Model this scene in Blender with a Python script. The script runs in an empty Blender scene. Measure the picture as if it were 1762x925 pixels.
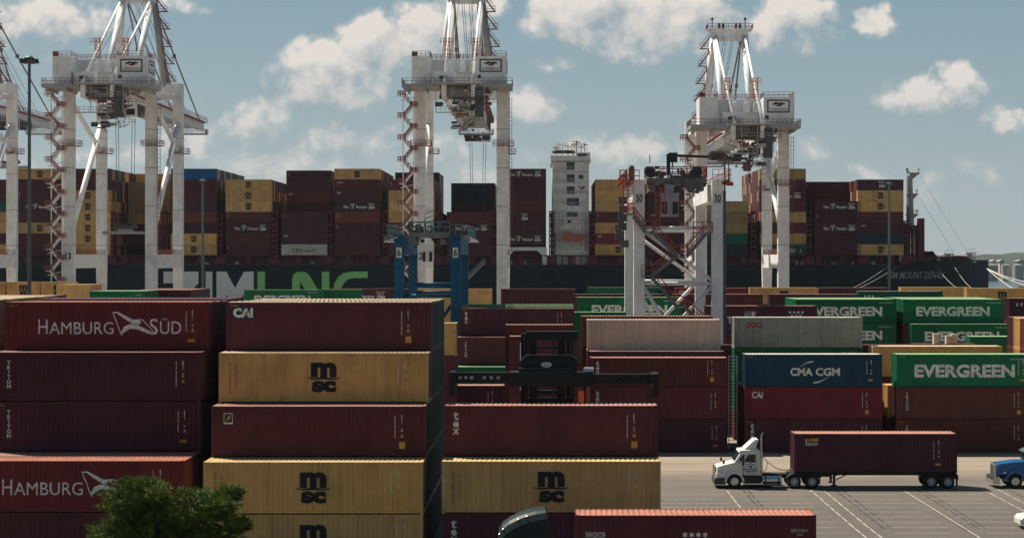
import bpy, bmesh, math, random
from mathutils import Vector, Matrix, noise
rnd = random.Random(7)
R = math.radians
sc = bpy.context.scene
col = sc.collection

# ------------------------------------------------------------------ camera, sky, sun, exposure
F, VX, HY, CH = 3300.0, 935.0, 444.0, 17.2          # focal length in photo pixels, vanishing point, eye height
cam = bpy.data.cameras.new('camera')
camo = bpy.data.objects.new('camera', cam); col.objects.link(camo)
camo.location = (0, 0, CH); camo.rotation_euler = (R(90), 0, 0)
cam.sensor_width = 36.0; cam.lens = 36.0 * F / 1762.0
cam.shift_x = -(VX - 881.0) / 1762.0
cam.shift_y = -(462.5 - HY) / 1762.0
cam.clip_start = 1.0; cam.clip_end = 30000.0
sc.camera = camo

SUN_EL, SUN_AZ = R(55), R(-51)                       # azimuth from +Y towards +X
world = bpy.data.worlds.new('World'); sc.world = world
world.use_nodes = True
sun = bpy.data.lights.new('sun', 'SUN'); suno = bpy.data.objects.new('sun', sun); col.objects.link(suno)
sun.energy = 5.0; sun.angle = R(0.5); sun.color = (1.0, 0.90, 0.76)
sd = Vector((math.sin(SUN_AZ) * math.cos(SUN_EL), math.cos(SUN_AZ) * math.cos(SUN_EL), math.sin(SUN_EL)))
suno.rotation_euler = sd.to_track_quat('Z', 'Y').to_euler()
sc.view_settings.view_transform = 'Standard'; sc.view_settings.look = 'None'
sc.view_settings.exposure = 0.42; sc.view_settings.gamma = 1.0
SKY_STRENGTH = 0.06

CLOUDS = [  # direction-space cloud banks: centre and radii in milliradian-like units, weight
    (560, 140, 85, 62, 1.0), (650, 85, 60, 62, 1.05), (735, 60, 75, 55, .95), (615, 150, 70, 45, .85), (800, 20, 60, 40, .8), (520, 120, 30, 30, .7),
    (1000, 25, 95, 62, 1.0), (1120, 45, 110, 60, 1.0), (1200, 20, 70, 55, .9), (965, 105, 50, 22, .6), (1090, 85, 60, 30, .8),
    (1365, 35, 75, 55, .95), (1330, 65, 40, 30, .7), (1510, 30, 42, 26, .85),
    (1585, 165, 85, 34, .85), (1648, 150, 48, 36, .9), (1725, 212, 50, 26, .7),
    (450, 225, 75, 48, .62), (590, 240, 75, 38, .62), (905, 185, 55, 38, .8), (400, 262, 90, 30, .5),
    (60, 30, 150, 45, .78), (110, 95, 90, 20, .55), (20, 80, 60, 40, .5), (300, 8, 60, 16, .5), (150, 150, 70, 28, .4),
    (1085, 258, 120, 36, .6), (500, 285, 200, 42, .7), (330, 250, 60, 40, .6), (760, 290, 160, 36, .6), (1120, 300, 160, 34, .6), (1500, 320, 200, 34, .5), (200, 280, 160, 34, .5), (640, 205, 60, 40, .5), (970, 270, 70, 30, .5), (1690, 300, 80, 30, .38), (1560, 330, 90, 22, .4), (1400, 260, 60, 26, .42), (1280, 230, 90, 60, .42), (1480, 300, 70, 18, .55), (1430, 310, 60, 20, .5), (850, 225, 60, 30, .5), (700, 260, 120, 30, .45),
]

def build_world():
    nt = world.node_tree; nt.nodes.clear()
    N, L = nt.nodes.new, nt.links.new
    # cloud density as a function of direction
    g = bpy.data.node_groups.new('cloud_density', 'ShaderNodeTree')
    g.interface.new_socket('P', in_out='INPUT', socket_type='NodeSocketVector')
    g.interface.new_socket('D', in_out='OUTPUT', socket_type='NodeSocketFloat')
    gn, gl = g.nodes.new, g.links.new
    gi, go = gn('NodeGroupInput'), gn('NodeGroupOutput')
    def vm(op, a, b=None):
        n = gn('ShaderNodeVectorMath'); n.operation = op
        for i, x in enumerate((a, b)):
            if x is None: continue
            if isinstance(x, tuple): n.inputs[i].default_value = x
            else: gl(x, n.inputs[i])
        return n
    def mt(op, a, b=None, c=None, clamp=False):
        n = gn('ShaderNodeMath'); n.operation = op; n.use_clamp = clamp
        for i, x in enumerate((a, b, c)):
            if x is None: continue
            if isinstance(x, (int, float)): n.inputs[i].default_value = x
            else: gl(x, n.inputs[i])
        return n.outputs[0]
    nz = gn('ShaderNodeTexNoise'); nz.inputs['Scale'].default_value = 0.012; nz.inputs['Detail'].default_value = 5; nz.inputs['Roughness'].default_value = .5
    gl(gi.outputs[0], nz.inputs['Vector'])
    w = vm('SUBTRACT', nz.outputs['Color'], (.5, .5, .5)); w = vm('MULTIPLY', w.outputs[0], (85, 60, 0))
    p = vm('ADD', gi.outputs[0], w.outputs[0]).outputs[0]
    acc = None
    for cx, cy, rx, ry, wt in CLOUDS:
        d = vm('SUBTRACT', p, (cx, cy, 0)); d = vm('MULTIPLY', d.outputs[0], (1 / (rx * 1.13), 1 / (ry * 1.13), 0))
        ln = vm('DOT_PRODUCT', d.outputs[0], d.outputs[0])
        e = mt('MULTIPLY_ADD', ln.outputs['Value'], -.62 * wt, wt, True)
        acc = e if acc is None else mt('SMOOTH_MAX', acc, e, .1)
    def billow(scale):
        n = gn('ShaderNodeTexVoronoi'); n.voronoi_dimensions = '2D'; n.feature = 'SMOOTH_F1'; n.inputs['Scale'].default_value = scale; n.inputs['Smoothness'].default_value = .35
        gl(vm('ADD', gi.outputs[0], vm('MULTIPLY', w.outputs[0], (.35, .35, 0)).outputs[0]).outputs[0], n.inputs['Vector']); return mt('SUBTRACT', .42, n.outputs['Distance'])
    n2 = gn('ShaderNodeTexNoise'); n2.inputs['Scale'].default_value = 0.02; n2.inputs['Detail'].default_value = 9; n2.inputs['Roughness'].default_value = .55
    gl(gi.outputs[0], n2.inputs['Vector'])
    f = mt('MULTIPLY', billow(.020), .50); f = mt('MULTIPLY_ADD', billow(.045), .24, f); f = mt('MULTIPLY_ADD', billow(.10), .12, f)
    f = mt('MULTIPLY_ADD', mt('SUBTRACT', n2.outputs['Fac'], .52), .75, f)
    gl(mt('MULTIPLY_ADD', f, mt('MULTIPLY', acc, 2.2, None, True), acc), go.inputs[0])

    tc = N('ShaderNodeTexCoord'); sep = N('ShaderNodeSeparateXYZ'); L(tc.outputs['Generated'], sep.inputs[0])
    def m(op, a, b=None, c=None, clamp=False):
        n = N('ShaderNodeMath'); n.operation = op; n.use_clamp = clamp
        for i, x in enumerate((a, b, c)):
            if x is None: continue
            if isinstance(x, (int, float)): n.inputs[i].default_value = x
            else: L(x, n.inputs[i])
        return n.outputs[0]
    yy = m('MAXIMUM', m('ABSOLUTE', sep.outputs['Y']), .02)
    u = m('MULTIPLY_ADD', m('DIVIDE', sep.outputs['X'], yy), F, VX)
    v = m('MULTIPLY_ADD', m('DIVIDE', sep.outputs['Z'], yy), -F, HY)
    cmb = N('ShaderNodeCombineXYZ'); L(u, cmb.inputs[0]); L(v, cmb.inputs[1])
    g1 = N('ShaderNodeGroup'); g1.node_tree = g; L(cmb.outputs[0], g1.inputs[0])
    off = N('ShaderNodeVectorMath'); off.operation = 'ADD'; off.inputs[1].default_value = (-16, -44, 0); L(cmb.outputs[0], off.inputs[0])
    g2 = N('ShaderNodeGroup'); g2.node_tree = g; L(off.outputs[0], g2.inputs[0])
    D = g1.outputs[0]
    mask = N('ShaderNodeMapRange'); mask.interpolation_type = 'SMOOTHSTEP'
    shade = m('MULTIPLY_ADD', m('SUBTRACT', D, g2.outputs[0]), 1.0, .42, True)
    mask.inputs['From Min'].default_value = .16; L(m('MULTIPLY_ADD', shade, -.36, 1.04), mask.inputs['From Max']); L(D, mask.inputs['Value'])
    cc = N('ShaderNodeMix'); cc.data_type = 'RGBA'
    cc.inputs['A'].default_value = (.25, .305, .335, 1); cc.inputs['B'].default_value = (.575, .535, .50, 1); L(shade, cc.inputs['Factor'])
    sky = N('ShaderNodeTexSky'); sky.sky_type = 'NISHITA'; sky.sun_disc = False
    sky.sun_elevation = SUN_EL; sky.sun_rotation = SUN_AZ; sky.air_density = 1.0; sky.dust_density = 1.0; sky.ozone_density = 2.0
    hs = N('ShaderNodeHueSaturation'); hs.inputs['Saturation'].default_value = .95; hs.inputs['Hue'].default_value = .49; hs.inputs['Value'].default_value = .9
    L(sky.outputs[0], hs.inputs['Color'])
    hz = N('ShaderNodeMix'); hz.data_type = 'RGBA'; hz.inputs['Factor'].default_value = .78; L(hs.outputs[0], hz.inputs['A'])
    air = N('ShaderNodeValToRGB'); air.color_ramp.elements[0].position = 0.0; air.color_ramp.elements[0].color = (.335, .39, .415, 1); air.color_ramp.elements[1].position = .16; ez = air.color_ramp.elements.new(.55); ez.color = (.075, .135, .19, 1); ez = air.color_ramp.elements.new(1.0); ez.color = (.05, .095, .15, 1); air.color_ramp.elements[1].color = (.150, .245, .295, 1)
    e_ = air.color_ramp.elements.new(.06); e_.color = (.25, .325, .36, 1); L(m('MAXIMUM', sep.outputs['Z'], 0), air.inputs['Fac'])
    ar = N('ShaderNodeVectorMath'); ar.operation = 'SCALE'; ar.inputs['Scale'].default_value = 1 / SKY_STRENGTH; L(air.outputs[0], ar.inputs[0]); L(ar.outputs[0], hz.inputs['B'])
    side = N('ShaderNodeMapRange'); side.interpolation_type = 'SMOOTHSTEP'; side.inputs['From Min'].default_value = -.5; side.inputs['From Max'].default_value = .45; side.inputs['To Min'].default_value = .74; side.inputs['To Max'].default_value = 1.0; L(sep.outputs['Y'], side.inputs['Value'])
    hb_ = N('ShaderNodeVectorMath'); hb_.operation = 'SCALE'; L(hz.outputs['Result'], hb_.inputs[0]); L(side.outputs[0], hb_.inputs['Scale'])
    sc_ = N('ShaderNodeVectorMath'); sc_.operation = 'SCALE'; sc_.inputs['Scale'].default_value = 1 / SKY_STRENGTH; L(cc.outputs['Result'], sc_.inputs[0])
    mx = N('ShaderNodeMix'); mx.data_type = 'RGBA'
    L(m('MULTIPLY', mask.outputs[0], m('MULTIPLY', m('MULTIPLY_ADD', sep.outputs['Z'], 7.0, .30, True), m('MULTIPLY_ADD', sep.outputs['Y'], 2.0, .7, True))), mx.inputs['Factor']); L(hb_.outputs[0], mx.inputs['A']); L(sc_.outputs[0], mx.inputs['B'])
    bg = N('ShaderNodeBackground'); bg.inputs['Strength'].default_value = SKY_STRENGTH; L(mx.outputs['Result'], bg.inputs['Color'])
    out = N('ShaderNodeOutputWorld'); L(bg.outputs[0], out.inputs[0])
build_world()

# ------------------------------------------------------------------ helpers
def at(px, py, Y):
    return Vector(((px - VX) * Y / F, Y, CH - (py - HY) * Y / F))
def ax(px, Y): return (px - VX) * Y / F
def az(py, Y): return CH - (py - HY) * Y / F

class MB:
    def __init__(s): s.v, s.f, s.m = [], [], []
    def poly(s, pts, mi=0):
        b = len(s.v); s.v += [tuple(p) for p in pts]; s.f.append(tuple(range(b, b + len(pts)))); s.m.append(mi)
    def box(s, x0, x1, y0, y1, z0, z1, mi=0):
        b = len(s.v)
        s.v += [(x0, y0, z0), (x1, y0, z0), (x1, y1, z0), (x0, y1, z0), (x0, y0, z1), (x1, y0, z1), (x1, y1, z1), (x0, y1, z1)]
        for q in ((0, 3, 2, 1), (4, 5, 6, 7), (0, 1, 5, 4), (1, 2, 6, 5), (2, 3, 7, 6), (3, 0, 4, 7)):
            s.f.append(tuple(b + i for i in q)); s.m.append(mi)
    def cbox(s, c, d, mi=0):
        s.box(c[0] - d[0] / 2, c[0] + d[0] / 2, c[1] - d[1] / 2, c[1] + d[1] / 2, c[2] - d[2] / 2, c[2] + d[2] / 2, mi)
    def hexa(s, bot, top, mi=0):
        n = len(bot); b = len(s.v); s.v += [tuple(p) for p in bot] + [tuple(p) for p in top]
        s.f.append(tuple(b + i for i in reversed(range(n)))); s.m.append(mi)
        s.f.append(tuple(b + n + i for i in range(n))); s.m.append(mi)
        for i in range(n):
            j = (i + 1) % n; s.f.append((b + i, b + j, b + n + j, b + n + i)); s.m.append(mi)
    def prism_y(s, pts, y0, y1, mi=0):      # outline in (x, z)
        s.hexa([(x, y1, z) for x, z in pts], [(x, y0, z) for x, z in pts], mi)
    def _axes(s, p, q):
        p, q = Vector(p), Vector(q); d = (q - p).normalized()
        up = Vector((0, 0, 1)) if abs(d.z) < .95 else Vector((0, 1, 0))
        a = d.cross(up).normalized(); return p, q, a, a.cross(d).normalized()
    def beam(s, p, q, w=.1, h=None, mi=0):
        h = h or w; p, q, a, b = s._axes(p, q); a = a * w / 2; b = b * h / 2
        s.hexa([p - a - b, p + a - b, p + a + b, p - a + b], [q - a - b, q + a - b, q + a + b, q - a + b], mi)
    def tube(s, p, q, r, n=10, r2=None, mi=0):
        p, q, a, b = s._axes(p, q); r2 = r if r2 is None else r2
        c = [(math.cos(2 * math.pi * i / n), math.sin(2 * math.pi * i / n)) for i in range(n)]
        s.hexa([p + a * r * x + b * r * y for x, y in c], [q + a * r2 * x + b * r2 * y for x, y in c], mi)
    def path(s, pts, r, n=6, mi=0):
        for i in range(len(pts) - 1): s.tube(pts[i], pts[i + 1], r, n, mi=mi)
    def lathe(s, c, prof, axis='y', n=24, mi=0):
        b = len(s.v); k = len(prof)
        for i in range(n):
            t = 2 * math.pi * i / n; ct, st = math.cos(t), math.sin(t)
            for r, h in prof:
                if axis == 'y': s.v.append((c[0] + r * ct, c[1] + h, c[2] + r * st))
                elif axis == 'x': s.v.append((c[0] + h, c[1] + r * ct, c[2] + r * st))
                else: s.v.append((c[0] + r * ct, c[1] + r * st, c[2] + h))
        for i in range(n):
            j = (i + 1) % n
            for a in range(k - 1):
                s.f.append((b + i * k + a, b + j * k + a, b + j * k + a + 1, b + i * k + a + 1)); s.m.append(mi)
    def rail(s, pts, h=1.1, step=1.6, w=.07, mi=0, close=False):
        pts = [Vector(p) for p in pts]
        if close: pts.append(pts[0])
        for i in range(len(pts) - 1):
            a, b = pts[i], pts[i + 1]; n = max(1, int((b - a).length / step))
            for k in range(n + 1):
                p = a.lerp(b, k / n); s.beam(p, p + Vector((0, 0, h)), w * .8)
            for z in (h * .5, h): s.beam(a + Vector((0, 0, z)), b + Vector((0, 0, z)), w)
    def mesh(s, name, smooth=False):
        me = bpy.data.meshes.new(name); me.from_pydata(s.v, [], s.f)
        if any(s.m): me.polygons.foreach_set('material_index', s.m)
        bm = bmesh.new(); bm.from_mesh(me); bmesh.ops.recalc_face_normals(bm, faces=bm.faces); bm.to_mesh(me); bm.free()
        if smooth: me.polygons.foreach_set('use_smooth', [True] * len(me.polygons))
        return me
    def build(s, name, mats, parent=None, smooth=False, loc=None):
        me = s.mesh(name, smooth)
        for m_ in (mats if isinstance(mats, (list, tuple)) else [mats]): me.materials.append(m_)
        return link(name, me, parent, loc)

def link(name, me, parent=None, loc=None):
    o = bpy.data.objects.new(name, me); col.objects.link(o)
    if loc is not None: o.location = loc
    if parent is not None: o.parent = parent
    return o
def tag(o, label=None, cat=None, group=None, kind=None):
    if label: o['label'] = label
    if cat: o['category'] = cat
    if group: o['group'] = group
    if kind: o['kind'] = kind
    return o
def empty(name, loc, label, cat, group=None, rz=0):
    o = bpy.data.objects.new(name, None); col.objects.link(o); o.location = loc; o.rotation_euler = (0, 0, rz)
    o.empty_display_size = .5
    return tag(o, label, cat, group)

# ------------------------------------------------------------------ materials
MAT = {}
def nodes(name):
    m = bpy.data.materials.new(name); m.use_nodes = True
    nt = m.node_tree; b = nt.nodes['Principled BSDF']
    return m, nt, b, nt.nodes.new, nt.links.new
def noise_tex(nt, vec, scale, detail=4, rough=.6):
    n = nt.nodes.new('ShaderNodeTexNoise'); n.inputs['Scale'].default_value = scale
    n.inputs['Detail'].default_value = detail; n.inputs['Roughness'].default_value = rough
    nt.links.new(vec, n.inputs['Vector']); return n.outputs['Fac']
def ramp(nt, fac, a, b):
    n = nt.nodes.new('ShaderNodeMapRange'); n.inputs['From Min'].default_value = a; n.inputs['From Max'].default_value = b
    nt.links.new(fac, n.inputs['Value']); return n.outputs[0]
def mixc(nt, fac, a, b, mode='MIX'):
    n = nt.nodes.new('ShaderNodeMix'); n.data_type = 'RGBA'; n.blend_type = mode
    if isinstance(fac, float): n.inputs['Factor'].default_value = fac
    else: nt.links.new(fac, n.inputs['Factor'])
    for k, x in (('A', a), ('B', b)):
        if isinstance(x, tuple): n.inputs[k].default_value = (*x[:3], 1)
        else: nt.links.new(x, n.inputs[k])
    return n.outputs['Result']
def coords(nt, scale=(1, 1, 1), rand=True):
    tc = nt.nodes.new('ShaderNodeTexCoord'); mp = nt.nodes.new('ShaderNodeMapping'); mp.inputs['Scale'].default_value = scale
    nt.links.new(tc.outputs['Object'], mp.inputs['Vector'])
    oi = nt.nodes.new('ShaderNodeObjectInfo')
    if not rand: return mp.outputs[0], oi.outputs['Random']
    ad = nt.nodes.new('ShaderNodeVectorMath'); ad.operation = 'MULTIPLY_ADD'
    ad.inputs[1].default_value = (1, 1, 1); nt.links.new(mp.outputs[0], ad.inputs[0])
    cb = nt.nodes.new('ShaderNodeMath'); cb.operation = 'MULTIPLY'; cb.inputs[1].default_value = 57.0; nt.links.new(oi.outputs['Random'], cb.inputs[0])
    nt.links.new(cb.outputs[0], ad.inputs[2]); return ad.outputs[0], oi.outputs['Random']
def paint(name, c, rough=.55, rust=.35, vary=.16, metal=0.0, spec=.14):
    if name in MAT: return MAT[name]
    m, nt, b, N, L = nodes(name)
    v, rn = coords(nt); vs, _ = coords(nt, (2.2, 2.2, .16))
    base = mixc(nt, ramp(nt, noise_tex(nt, v, .5, 5), .3, .75), tuple(x * .86 for x in c), tuple(min(1, x * 1.14 + .004) for x in c))
    vp, _ = coords(nt, (.85, .0, .0)); pn = ramp(nt, noise_tex(nt, vp, 1.0, 2, .4), .35, .65); base = mixc(nt, nmul(nt, pn, min(.45, rust * .8)), base, tuple(min(1, x * 1.28 + .006) for x in c))
    blot = ramp(nt, noise_tex(nt, v, .28, 6, .7), .52, .70); base = mixc(nt, nmul(nt, blot, min(.8, rust * 1.5)), base, (c[0] * .55 + .008, c[1] * .6 + .008, c[2] * .6 + .008))
    streak = ramp(nt, noise_tex(nt, vs, 1.6, 5, .65), .50, .76)
    base = mixc(nt, nmul(nt, streak, rust), base, (c[0] * .35 + .02, c[1] * .35 + .012, c[2] * .35 + .01))
    scr = ramp(nt, noise_tex(nt, v, 1.1, 8, .75), .67, .72); base = mixc(nt, nmul(nt, scr, min(.5, rust * .8)), base, tuple(x * .5 + .08 for x in c))
    spots = ramp(nt, noise_tex(nt, v, 2.6, 6, .7), .64, .72)
    base = mixc(nt, nmul(nt, spots, rust * 1.3), base, (.075, .035, .02))
    hv = N('ShaderNodeHueSaturation'); L(base, hv.inputs['Color'])
    mr = N('ShaderNodeMapRange'); L(rn, mr.inputs['Value']); mr.inputs['To Min'].default_value = 1 - vary; mr.inputs['To Max'].default_value = 1 + vary
    L(mr.outputs[0], hv.inputs['Value']); sr = N('ShaderNodeMath'); sr.operation = 'MULTIPLY_ADD'; sr.inputs[1].default_value = -.5 * vary; sr.inputs[2].default_value = 1.0 + .25 * vary; fr = N('ShaderNodeMath'); fr.operation = 'FRACT'; q7 = N('ShaderNodeMath'); q7.operation = 'MULTIPLY'; q7.inputs[1].default_value = 7.31; L(rn, q7.inputs[0]); L(q7.outputs[0], fr.inputs[0]); L(fr.outputs[0], sr.inputs[0]); L(sr.outputs[0], hv.inputs['Saturation'])
    L(hv.outputs[0], b.inputs['Base Color'])
    b.inputs['Roughness'].default_value = rough; b.inputs['Metallic'].default_value = metal; b.inputs['Specular IOR Level'].default_value = spec
    bp = N('ShaderNodeBump'); bp.inputs['Strength'].default_value = .12; bp.inputs['Distance'].default_value = .05
    L(noise_tex(nt, v, .9, 3), bp.inputs['Height']); L(bp.outputs[0], b.inputs['Normal'])
    MAT[name] = m; return m
def nmul(nt, a, k):
    n = nt.nodes.new('ShaderNodeMath'); n.operation = 'MULTIPLY'; n.inputs[1].default_value = k; nt.links.new(a, n.inputs[0]); return n.outputs[0]
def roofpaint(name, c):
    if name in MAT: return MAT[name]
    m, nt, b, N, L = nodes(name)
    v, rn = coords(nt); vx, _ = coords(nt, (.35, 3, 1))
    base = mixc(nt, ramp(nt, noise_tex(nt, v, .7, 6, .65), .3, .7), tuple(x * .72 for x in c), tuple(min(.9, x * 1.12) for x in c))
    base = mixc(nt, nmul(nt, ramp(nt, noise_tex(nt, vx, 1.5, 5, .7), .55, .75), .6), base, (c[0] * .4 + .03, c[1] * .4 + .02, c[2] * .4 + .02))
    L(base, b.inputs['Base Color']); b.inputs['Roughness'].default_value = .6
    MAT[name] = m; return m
def plain(name, c, rough=.5, metal=0.0, vary=.12, scale=1.5):
    if name in MAT: return MAT[name]
    m, nt, b, N, L = nodes(name)
    v, rn = coords(nt)
    L(mixc(nt, ramp(nt, noise_tex(nt, v, scale, 5), .3, .7), tuple(x * (1 - vary) for x in c), tuple(min(1, x * (1 + vary)) for x in c)), b.inputs['Base Color'])
    b.inputs['Roughness'].default_value = rough; b.inputs['Metallic'].default_value = metal
    MAT[name] = m; return m

COL = {  # container paints: side colour, weathered roof colour with sunlit brightness mixed in, wording
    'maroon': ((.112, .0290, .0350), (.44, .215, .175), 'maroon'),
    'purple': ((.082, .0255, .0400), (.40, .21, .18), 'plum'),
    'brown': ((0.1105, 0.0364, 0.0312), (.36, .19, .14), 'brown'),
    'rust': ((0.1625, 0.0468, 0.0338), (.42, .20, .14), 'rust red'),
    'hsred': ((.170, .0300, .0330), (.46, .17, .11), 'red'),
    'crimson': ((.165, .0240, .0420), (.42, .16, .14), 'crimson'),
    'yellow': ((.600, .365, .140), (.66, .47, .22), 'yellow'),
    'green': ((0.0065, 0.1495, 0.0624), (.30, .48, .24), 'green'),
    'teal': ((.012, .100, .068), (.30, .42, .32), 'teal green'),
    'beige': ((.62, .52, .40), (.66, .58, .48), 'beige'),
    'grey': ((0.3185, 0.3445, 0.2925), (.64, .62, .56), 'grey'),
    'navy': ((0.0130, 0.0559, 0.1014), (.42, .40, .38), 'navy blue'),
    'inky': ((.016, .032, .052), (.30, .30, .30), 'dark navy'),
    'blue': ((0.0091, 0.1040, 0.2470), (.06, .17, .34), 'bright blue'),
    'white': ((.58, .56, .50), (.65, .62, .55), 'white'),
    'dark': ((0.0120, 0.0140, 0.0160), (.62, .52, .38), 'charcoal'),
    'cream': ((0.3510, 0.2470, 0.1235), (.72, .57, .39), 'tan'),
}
def cmat(c): return paint('paint_' + c, COL[c][0], rust=.5)
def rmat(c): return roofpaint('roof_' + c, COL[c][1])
W_STEEL = plain('galvanised_steel', (.50, .52, .54), .5, .2)
LET_WHITE = plain('white_lettering', (.76, .72, .68), .7, vary=.38, scale=3.5)
LET_BLACK = plain('black_lettering', (.010, .013, .016), .8)
LET_RED = plain('red_lettering', (.38, .02, .04), .6)
LET_YEL = plain('yellow_placard', (.62, .33, .05), .6)
LET_BLUE = plain('blue_lettering', (.012, .022, .050), .6)
LET_GREEN = plain('green_lettering', (.28, .66, .21), .6, scale=.3)
LETM = {'w': LET_WHITE, 'k': LET_BLACK, 'r': LET_RED, 'y': LET_YEL, 'b': LET_BLUE, 'g': LET_GREEN, 'o': plain('orange_lettering', (.42, .20, .08), .6), 's': plain('pale_slate_lettering', (.27, .32, .31), .6), 't': plain('slate_lettering', (.075, .12, .17), .6)}

# ------------------------------------------------------------------ lettering
_tc = {}
def glyphs(s, bold=0.0, shear=0.0):
    k = (s, bold, shear)
    if k in _tc: return _tc[k]
    cu = bpy.data.curves.new('txt', 'FONT'); cu.body = s; cu.size = 1; cu.offset = bold; cu.shear = shear; cu.resolution_u = 3; cu.fill_mode = 'FRONT'
    o = bpy.data.objects.new('txt', cu); col.objects.link(o)
    dg = bpy.context.evaluated_depsgraph_get(); ev = o.evaluated_get(dg); me = ev.to_mesh()
    vs = [tuple(v.co) for v in me.vertices]; fs = [tuple(p.vertices) for p in me.polygons]
    ev.to_mesh_clear(); bpy.data.objects.remove(o); bpy.data.curves.remove(cu)
    x0, x1 = min(v[0] for v in vs), max(v[0] for v in vs); y0, y1 = min(v[1] for v in vs), max(v[1] for v in vs)
    r = ([((v[0] - x0) / (x1 - x0), (v[1] - y0) / (y1 - y0)) for v in vs], fs, (x1 - x0) / (y1 - y0))
    _tc[k] = r; return r
class Flat:      # flat artwork in (x, z)
    def __init__(s): s.v, s.f = [], []
    def poly(s, pts):
        b = len(s.v); s.v += list(pts); s.f.append(tuple(range(b, b + len(pts)))); return s
    def rect(s, x0, x1, z0, z1): return s.poly([(x0, z0), (x1, z0), (x1, z1), (x0, z1)])
    def text(s, t, x0, x1, z0, z1, bold=0.0, shear=0.0):
        vs, fs, _ = glyphs(t, bold, shear); b = len(s.v)
        s.v += [(x0 + u * (x1 - x0), z0 + w * (z1 - z0)) for u, w in vs]; s.f += [tuple(b + i for i in f) for f in fs]; return s
    def stack(s, t, xc, ztop, h, pitch, wid=.8, bold=0.02):
        z = ztop
        for ch in t:
            if ch == ' ': z -= pitch * .6; continue
            a = glyphs(ch, bold)[2]; hh = h * (.70 if ch in 'exaoc' else 1); w = min(h * wid, hh * a * 1.05)
            s.text(ch, xc - w / 2, xc + w / 2, z - hh, z, bold); z -= hh + (pitch - h)
        return s
    def star(s, x, z, r):
        return s.poly([(x + r * (1 if i % 2 == 0 else .5) * math.sin(i * math.pi / 6), z + r * (1 if i % 2 == 0 else .5) * math.cos(i * math.pi / 6)) for i in range(12)])
    def band(s, pts, w):     # a curved band of varying width
        for i in range(len(pts) - 1):
            (x0, z0), (x1, z1) = pts[i], pts[i + 1]; a, b = w[i] / 2, w[i + 1] / 2
            s.poly([(x0, z0 - a), (x1, z1 - b), (x1, z1 + b), (x0, z0 + a)])
        return s
    def mesh(s, name, cuts, fn):
        me = bpy.data.meshes.new(name); me.from_pydata([(x, 0, z) for x, z in s.v], [], s.f)
        bm = bmesh.new(); bm.from_mesh(me)
        xs = [x for x, _ in s.v]; a, b = min(xs), max(xs)
        for c in cuts:
            if a < c < b: bmesh.ops.bisect_plane(bm, geom=bm.verts[:] + bm.edges[:] + bm.faces[:], plane_co=(c, 0, 0), plane_no=(1, 0, 0), dist=1e-5)
        for v in bm.verts: v.co.y = fn(v.co.x, v.co.z)
        for f in bm.faces:
            f.normal_update()
            if f.normal.y > 0: f.normal_flip()
        bm.to_mesh(me); bm.free(); return me

# ------------------------------------------------------------------ shipping containers
CW = 2.438
PITCH = .2765
def corr(L, margin=.13):
    n = round((L - 2 * margin) / PITCH); p = (L - 2 * margin) / n
    x0 = -L / 2 + margin; pr = []
    for i in range(n):
        a = x0 + i * p
        pr += [(a, 0), (a + p * .27, 0), (a + p * .45, .046), (a + p * .77, .046)]
    pr.append((x0 + n * p, 0)); return pr
_prof = {}
def prof(L):
    if L not in _prof: _prof[L] = corr(L)
    return _prof[L]
def depth_at(L, x):
    pr = prof(L)
    if x <= pr[0][0] or x >= pr[-1][0]: return 0
    i = min(len(pr) - 2, int((x - pr[0][0]) / (pr[4][0] - pr[0][0])) * 4)
    while i < len(pr) - 2 and pr[i + 1][0] < x: i += 1
    while i > 0 and pr[i][0] > x: i -= 1
    (a, da), (b, db) = pr[i], pr[i + 1]
    return da + (db - da) * (x - a) / (b - a)
_body = {}
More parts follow.
